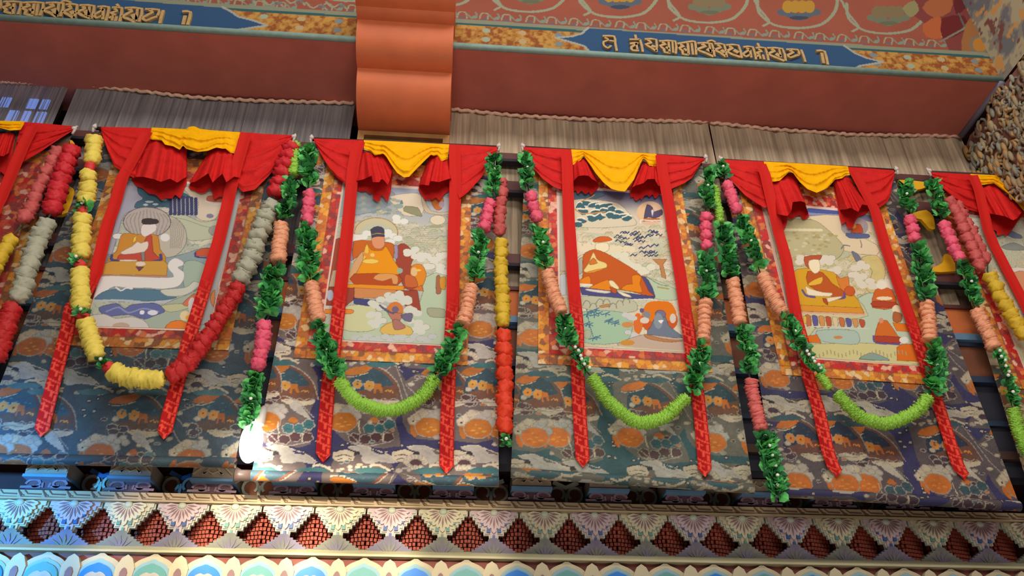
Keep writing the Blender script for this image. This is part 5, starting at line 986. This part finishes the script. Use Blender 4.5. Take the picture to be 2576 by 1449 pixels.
def garland(name, lab, segs, seed, grp=None):
    first = PY(*segs[0][1][0], GY); root = empty(name, first); tag(root, lab, 'garland', grp or 'flower garlands hung over the scrolls'); r = random.Random(seed)
    allp = []
    for s_ in segs:
        kind, px = s_[0], s_[1]; allp += [tuple(q_) for q_ in px]
        if kind in ('leaf', 'lbead'): leaf_bunch(px, root, 4.2 if kind == 'leaf' else 2.6, s_[2] if len(s_) > 2 else (46 if kind == 'leaf' else 34), 1 if kind == 'leaf' else 6, seed*31+len(allp)); continue
        sp = SPEC[kind]; wpx = s_[2] if len(s_) > 2 else sp[4]; pts = resample(px, sp[5]); step = sp[5]; P3 = [PY(x, y, GY) for x, y in pts]
        for i, c in enumerate(P3):
            t = Vector(P3[min(i+1, len(P3)-1)]-P3[max(i-1, 0)]); 
            if t.length < 1e-6: t = Vector((0, 0, 1))
            o = bpy.data.objects.new(NAMEF[kind], FM[kind+'_blossom']); COL.objects.link(o); o.parent = root
            j = .15 if kind in ('pch', 'lim', 'yel') else .3
            o.location = Vector(c)-root.location+Vector((r.uniform(-.004, .004), r.uniform(-.008, .004), 0)); R_ = wpx*.0034*.5*r.uniform(.93, 1.06)
            qd = t.to_track_quat('Z', 'Y'); e = Vector((r.uniform(-j, j), r.uniform(-j, j), r.uniform(0, 6))); qd = qd @ Matrix.Rotation(e.x, 3, 'X').to_quaternion() @ Matrix.Rotation(e.y, 3, 'Y').to_quaternion() @ Matrix.Rotation(e.z, 3, 'Z').to_quaternion()
            o.rotation_mode = 'QUATERNION'; o.rotation_quaternion = qd; o.scale = (R_, R_, step*.0034*1.22)
    b = MB(); pp = resample(allp, 14); b.tube([PY(x, y, GY) for x, y in pp], .006, m_cordm, 6); b.build('string', root)
    return root
GR_ = 'garlands looped below the scrolls'; GS_ = 'garlands hanging straight between the scrolls'
garland('flower_garland', 'yellow, ivory and red flower garland looped over the first full scroll', [
 ('yel', [(238, 346), (231, 412)]), ('bud', [(227, 418), (226, 428)]), ('yel', [(224, 432), (217, 516)]), ('leaf', [(215, 514), (210, 530)], 40), ('bud', [(208, 528), (208, 536)]), ('yel', [(209, 542), (202, 646)]), ('leaf', [(201, 648), (200, 664)], 38), ('bud', [(202, 664), (202, 674)]), ('yel', [(200, 680), (205, 778)]), ('leaf', [(206, 780), (212, 796)], 38), ('bud', [(210, 796), (214, 804)]),
 ('yel', [(216, 808), (228, 850), (246, 900)]), ('leaf', [(250, 906), (268, 920)], 30), ('bud', [(272, 922), (277, 928)]), ('yel', [(286, 936), (330, 952), (406, 954)]), ('dred', [(428, 948), (470, 915), (520, 850), (572, 770), (605, 716)]), ('whi', [(604, 706), (622, 668), (648, 600), (668, 545), (688, 508)]), ('red', [(690, 492), (712, 430), (735, 362)], 42)], 1, GR_)
G2 = lambda n, lab, L: garland('flower_garland', lab, L, n, GR_)
G2(2, 'lime-bottomed flower garland looped over the scroll under the orange corbel', [('leaf', [(776, 372), (776, 470)]), ('pnk', [(777, 480), (773, 566)]), ('leaf', [(770, 572), (776, 640), (780, 704)], 50), ('pch', [(783, 714), (800, 808)]), ('leaf', [(800, 818), (820, 880), (850, 948)], 48), ('lim', [(852, 958), (900, 1012), (975, 1034), (1050, 1008), (1096, 952)]), ('leaf', [(1102, 945), (1130, 890), (1156, 828)], 48), ('pch', [(1166, 816), (1186, 718)]), ('leaf', [(1192, 708), (1202, 650), (1214, 588)], 44), ('pnk', [(1217, 578), (1235, 502)]), ('leaf', [(1240, 490), (1244, 388)], 42)])
G2(3, 'lime-bottomed flower garland looped over the scroll of the rust robed figure', [('leaf', [(1322, 390), (1328, 474)], 40), ('pnk', [(1334, 484), (1352, 558)]), ('leaf', [(1352, 568), (1362, 620), (1370, 672)], 44), ('pch', [(1376, 682), (1392, 740), (1412, 786)]), ('leaf', [(1416, 796), (1424, 840), (1436, 872)], 44), ('lbead', [(1440, 876), (1462, 912), (1480, 940)]), ('lim', [(1488, 948), (1530, 1010), (1600, 1062), (1670, 1050), (1726, 1000)]), ('leaf', [(1738, 985), (1752, 930), (1766, 868)], 46), ('pch', [(1770, 858), (1774, 758)], 30), ('leaf', [(1774, 748), (1776, 640)], 48), ('pnk', [(1778, 628), (1774, 536)]), ('leaf', [(1776, 524), (1780, 430)], 44)])
G2(4, 'lime-bottomed flower garland looped over the scroll of the red hatted figure', [('leaf', [(1812, 408), (1820, 446)], 38), ('pnk', [(1828, 462), (1854, 536)]), ('leaf', [(1858, 548), (1884, 610), (1910, 680)], 44), ('pch', [(1916, 694), (1944, 750), (1970, 788)]), ('leaf', [(1974, 800), (1998, 850), (2020, 880)], 44), ('lbead', [(2022, 886), (2044, 920), (2060, 940)]), ('lim', [(2060, 940), (2074, 958), (2084, 978)], 18), ('lim', [(2104, 990), (2160, 1046), (2230, 1066), (2300, 1038), (2334, 1000)]), ('leaf', [(2340, 988), (2350, 930), (2346, 866)], 48), ('pch', [(2340, 858), (2332, 762)]), ('leaf', [(2326, 752), (2318, 690), (2308, 622)], 50), ('pnk', [(2304, 610), (2286, 544)]), ('leaf', [(2282, 534), (2272, 462)], 46)])
G2(5, 'green, pink and peach flower garland beside the rightmost cut-off scroll', [('leaf', [(2340, 460), (2366, 545)], 44), ('pnk', [(2372, 560), (2394, 610), (2416, 658)]), ('leaf', [(2420, 668), (2436, 720), (2448, 768)], 42), ('pch', [(2456, 780), (2480, 830), (2502, 876)]), ('lbead', [(2504, 884), (2520, 930), (2532, 960)]), ('leaf', [(2532, 964), (2546, 1020)], 34), ('lim', [(2548, 1030), (2576, 1120), (2640, 1190)])])
G2(6, 'crimson and ivory flower garland beside the leftmost cut-off scroll', [('red', [(181, 372), (160, 430), (128, 536)], 42), ('whi', [(118, 556), (84, 640), (44, 756)], 40), ('dred', [(32, 772), (14, 830), (-14, 905)], 40)])
G3 = lambda n, lab, L: garland('straight_garland', lab, L, n, GS_)
G3(7, 'straight lime, green, peach and pink garland ending just above the glaring white lamp', [('lim', [(743, 364), (736, 442)], 26), ('leaf', [(734, 450), (726, 500), (716, 552)], 44), ('pch', [(708, 562), (700, 658)], 34), ('leaf', [(692, 668), (684, 740), (674, 800)], 52), ('pnk', [(666, 812), (660, 870), (648, 930)], 32), ('leaf', [(644, 940), (634, 1010), (626, 1078)], 40)])
G3(8, 'straight rose, gold and scarlet garland hanging in a gap between two scrolls', [('ros', [(1264, 452), (1256, 590)], 28), ('gld', [(1258, 604), (1262, 720), (1266, 818)]), ('orr', [(1268, 834), (1268, 960), (1270, 1088)]), ('leaf', [(1271, 1100), (1272, 1124)], 26)])
G3(9, 'straight green, peach and pink garland between the third and fourth full scrolls', [('lim', [(1796, 470), (1812, 560)], 20), ('leaf', [(1814, 568), (1826, 630), (1836, 690)], 48), ('pch', [(1842, 704), (1862, 814)]), ('leaf', [(1866, 824), (1878, 880), (1884, 944)], 44), ('pk2', [(1888, 956), (1900, 1020), (1916, 1082)], 28), ('leaf', [(1918, 1092), (1936, 1160), (1956, 1250)], 46), ('lbead', [(1918, 1092), (1936, 1160), (1954, 1240)])])
G3(10, 'coral and gold garland in front of the rightmost cut-off scroll', [('ros', [(2384, 500), (2420, 570), (2468, 680)], 30), ('ros', [(2404, 510), (2450, 590), (2484, 660)], 24), ('gld', [(2486, 690), (2530, 770), (2580, 850)], 34), ('gld', [(2640, 960), (2700, 1080)])])
G3(11, 'coral and gold garland in front of the leftmost cut-off scroll', [('ros', [(150, 374), (110, 450), (58, 560)], 32), ('gld', [(30, 596), (10, 630), (-20, 690)], 34)])
# ------------------------------------------------------------------ lamp in the gap above the cornice
lp = PY(632, 1112, 4.92); bulb = empty('work_lamp', lp); tag(bulb, 'glaring white lamp hung in the gap between the first two full scrolls above the cornice', 'lamp')
b = MB(); b.ball(lp, (.072, .06, .14), mat('lamp_glow', (255, 250, 240), emit=9), 20, 14); b.build('bulb', bulb, True)
b = MB(); b.tube([lp+np.array([.03, 0, .12]), lp+np.array([.03, 0, .2]), lp+np.array([.03, .05, .26])], [.034, .034, .02], m_tie, 12); b.build('socket', bulb, True)
pl = bpy.data.lights.new('work_lamp_light', 'POINT'); pl.energy = 2.2; pl.color = (1, .94, .82); pl.shadow_soft_size = .07
po = bpy.data.objects.new('work_lamp_light', pl); COL.objects.link(po); po.location = lp+np.array([0, -.2, -.02])
spot('work_lamp_beam', tuple(lp+np.array([.02, -.24, -.2])), (lp[0]+.12, 5.4, 2.9), 22, (1, .9, .7), 112, .6, .04)
# ------------------------------------------------------------------ carved corner at the right
XS = XR; pr = lambda pts, dx=0: [PX(x, y, XS+dx) for x, y in pts]
cb = empty('carved_corner_bracket', tuple(PX(2440, 440, XS))); tag(cb, 'pale carved and gilded bracket in the upper right corner under the cross beam', 'bracket')
b = MB(); outl = [(2640, 20), (2576, 120), (2520, 210), (2478, 300), (2440, 340), (2426, 380), (2438, 430), (2462, 470), (2560, 500), (2700, 520), (2760, 300)]; pp = pr(outl); n = len(pp)
for p_ in pp: p_[2] = min(p_[2], z_soff-.03)
b.add(pp+[p+np.array([.26, 0, 0]) for p in pp], [tuple(range(n)), tuple(range(2*n-1, n-1, -1))]+[(i, (i+1) % n, (i+1) % n+n, i+n) for i in range(n)], mat('bracket_ground', (126, 84, 70), .8, .2, 8)); b.build('bracket_board', cb)
r = random.Random(3); cc = [mat('carved_sand', (158, 140, 108), .7, .2, 16), mat('carved_grey', (138, 136, 122), .7, .2, 16), mat('carved_gold', (172, 134, 84), .6, .2, 16), mat('carved_brown', (120, 96, 80), .7, .2, 16)]
bb = MB(); tries = 0
def inside(p, poly):
    c_ = False
    for (x0, y0), (x1, y1) in zip(poly, poly[1:]+poly[:1]):
        if (y0 > p[1]) != (y1 > p[1]) and p[0] < (x1-x0)*(p[1]-y0)/(y1-y0)+x0: c_ = not c_
    return c_
for k in range(620):
    x, y = r.uniform(2410, 2640), r.uniform(40, 500)
    if not inside((x, y), outl): continue
    c = PX(x, y, XS-.012)
    if c[2] > z_soff-.06: continue
    s_ = r.uniform(.02, .05); m_ = r.choice(cc[:2]+cc) if y > 220 else r.choice([cc[1], cc[1], cc[3], cc[0]])
    if r.random() < .6:
        t = np.linspace(0, r.uniform(3, 5.4), 9); a0 = r.uniform(0, 6); rad = s_*1.5*(1-t/8)
        bb.tube([c+np.array([-.012*math.sin(q_), rr_*math.cos(a0+q_), rr_*math.sin(a0+q_)]) for q_, rr_ in zip(t, rad)], list(np.linspace(.017, .008, 9)), m_, 6)
    else: bb.ball(c, (s_*.5, s_*r.uniform(.5, .8), s_*r.uniform(1.2, 2.2)), m_, 7, 5)
bb.build('carved_scrollwork', cb, True)
for i in range(22):   # drop shaped hangings along the lower edge
    x, y = 2436+r.uniform(0, 130), r.uniform(360, 470); c = PX(x, y, XS-.03); b = MB(); b.ball(c, (.02, .022, .055), r.choice(cc[:3]), 8, 6); b.build('carved_drop', cb, True)
# edge strip of the cross beam and its painted side
b = MB(); A_ = [PX(2412, 336, XS), PX(2483, 206, XS)]; A0, A1 = A_[0], PX(2483, 206, XS); b.tube([(XS-.012, 5.13, z_soff-.01), (XS-.012, YB-.02, z_soff-.01)], .03, mat('blue_grey_edge', (112, 108, 124), .6), 8); tag(b.build('trim_13', None, True), kind='structure')
cs = Canvas((YB-1.1, 9.0), (5.4, 9.0), (5.4, z_soff-.0), (YB-1.1, z_soff), .012, XS)
nn = fbm(cs.X, cs.Z, 7, 3); cs.fill((138, 132, 120)); cs.col[nn > .55] = lin((170, 160, 132)); cs.col[nn < .42] = lin((110, 112, 116)); n2 = fbm(cs.X+9, cs.Z, 12, 8); cs.col[n2 > .66] = lin((196, 146, 84)); cs.col[n2 < .3] = lin((120, 76, 68))
sd = gridmesh('wall_right_beam_side', np.stack([np.full(cs.X.shape, XS-.002), cs.X, cs.Z], -1), m_paint, None, cs.col); tag(sd, kind='structure')
b = MB(); b.box(XS, XS+.55, YB-1.1, 5.44, z_soff+.02, 9.0, m_maroon); tag(b.build('cross_beam'), kind='structure')
b = MB(); b.box(XS+.45, XS+.55, YB-1.1, 5.44, 2.3, z_soff+.02, m_soffit); tag(b.build('wall_right'), kind='structure')
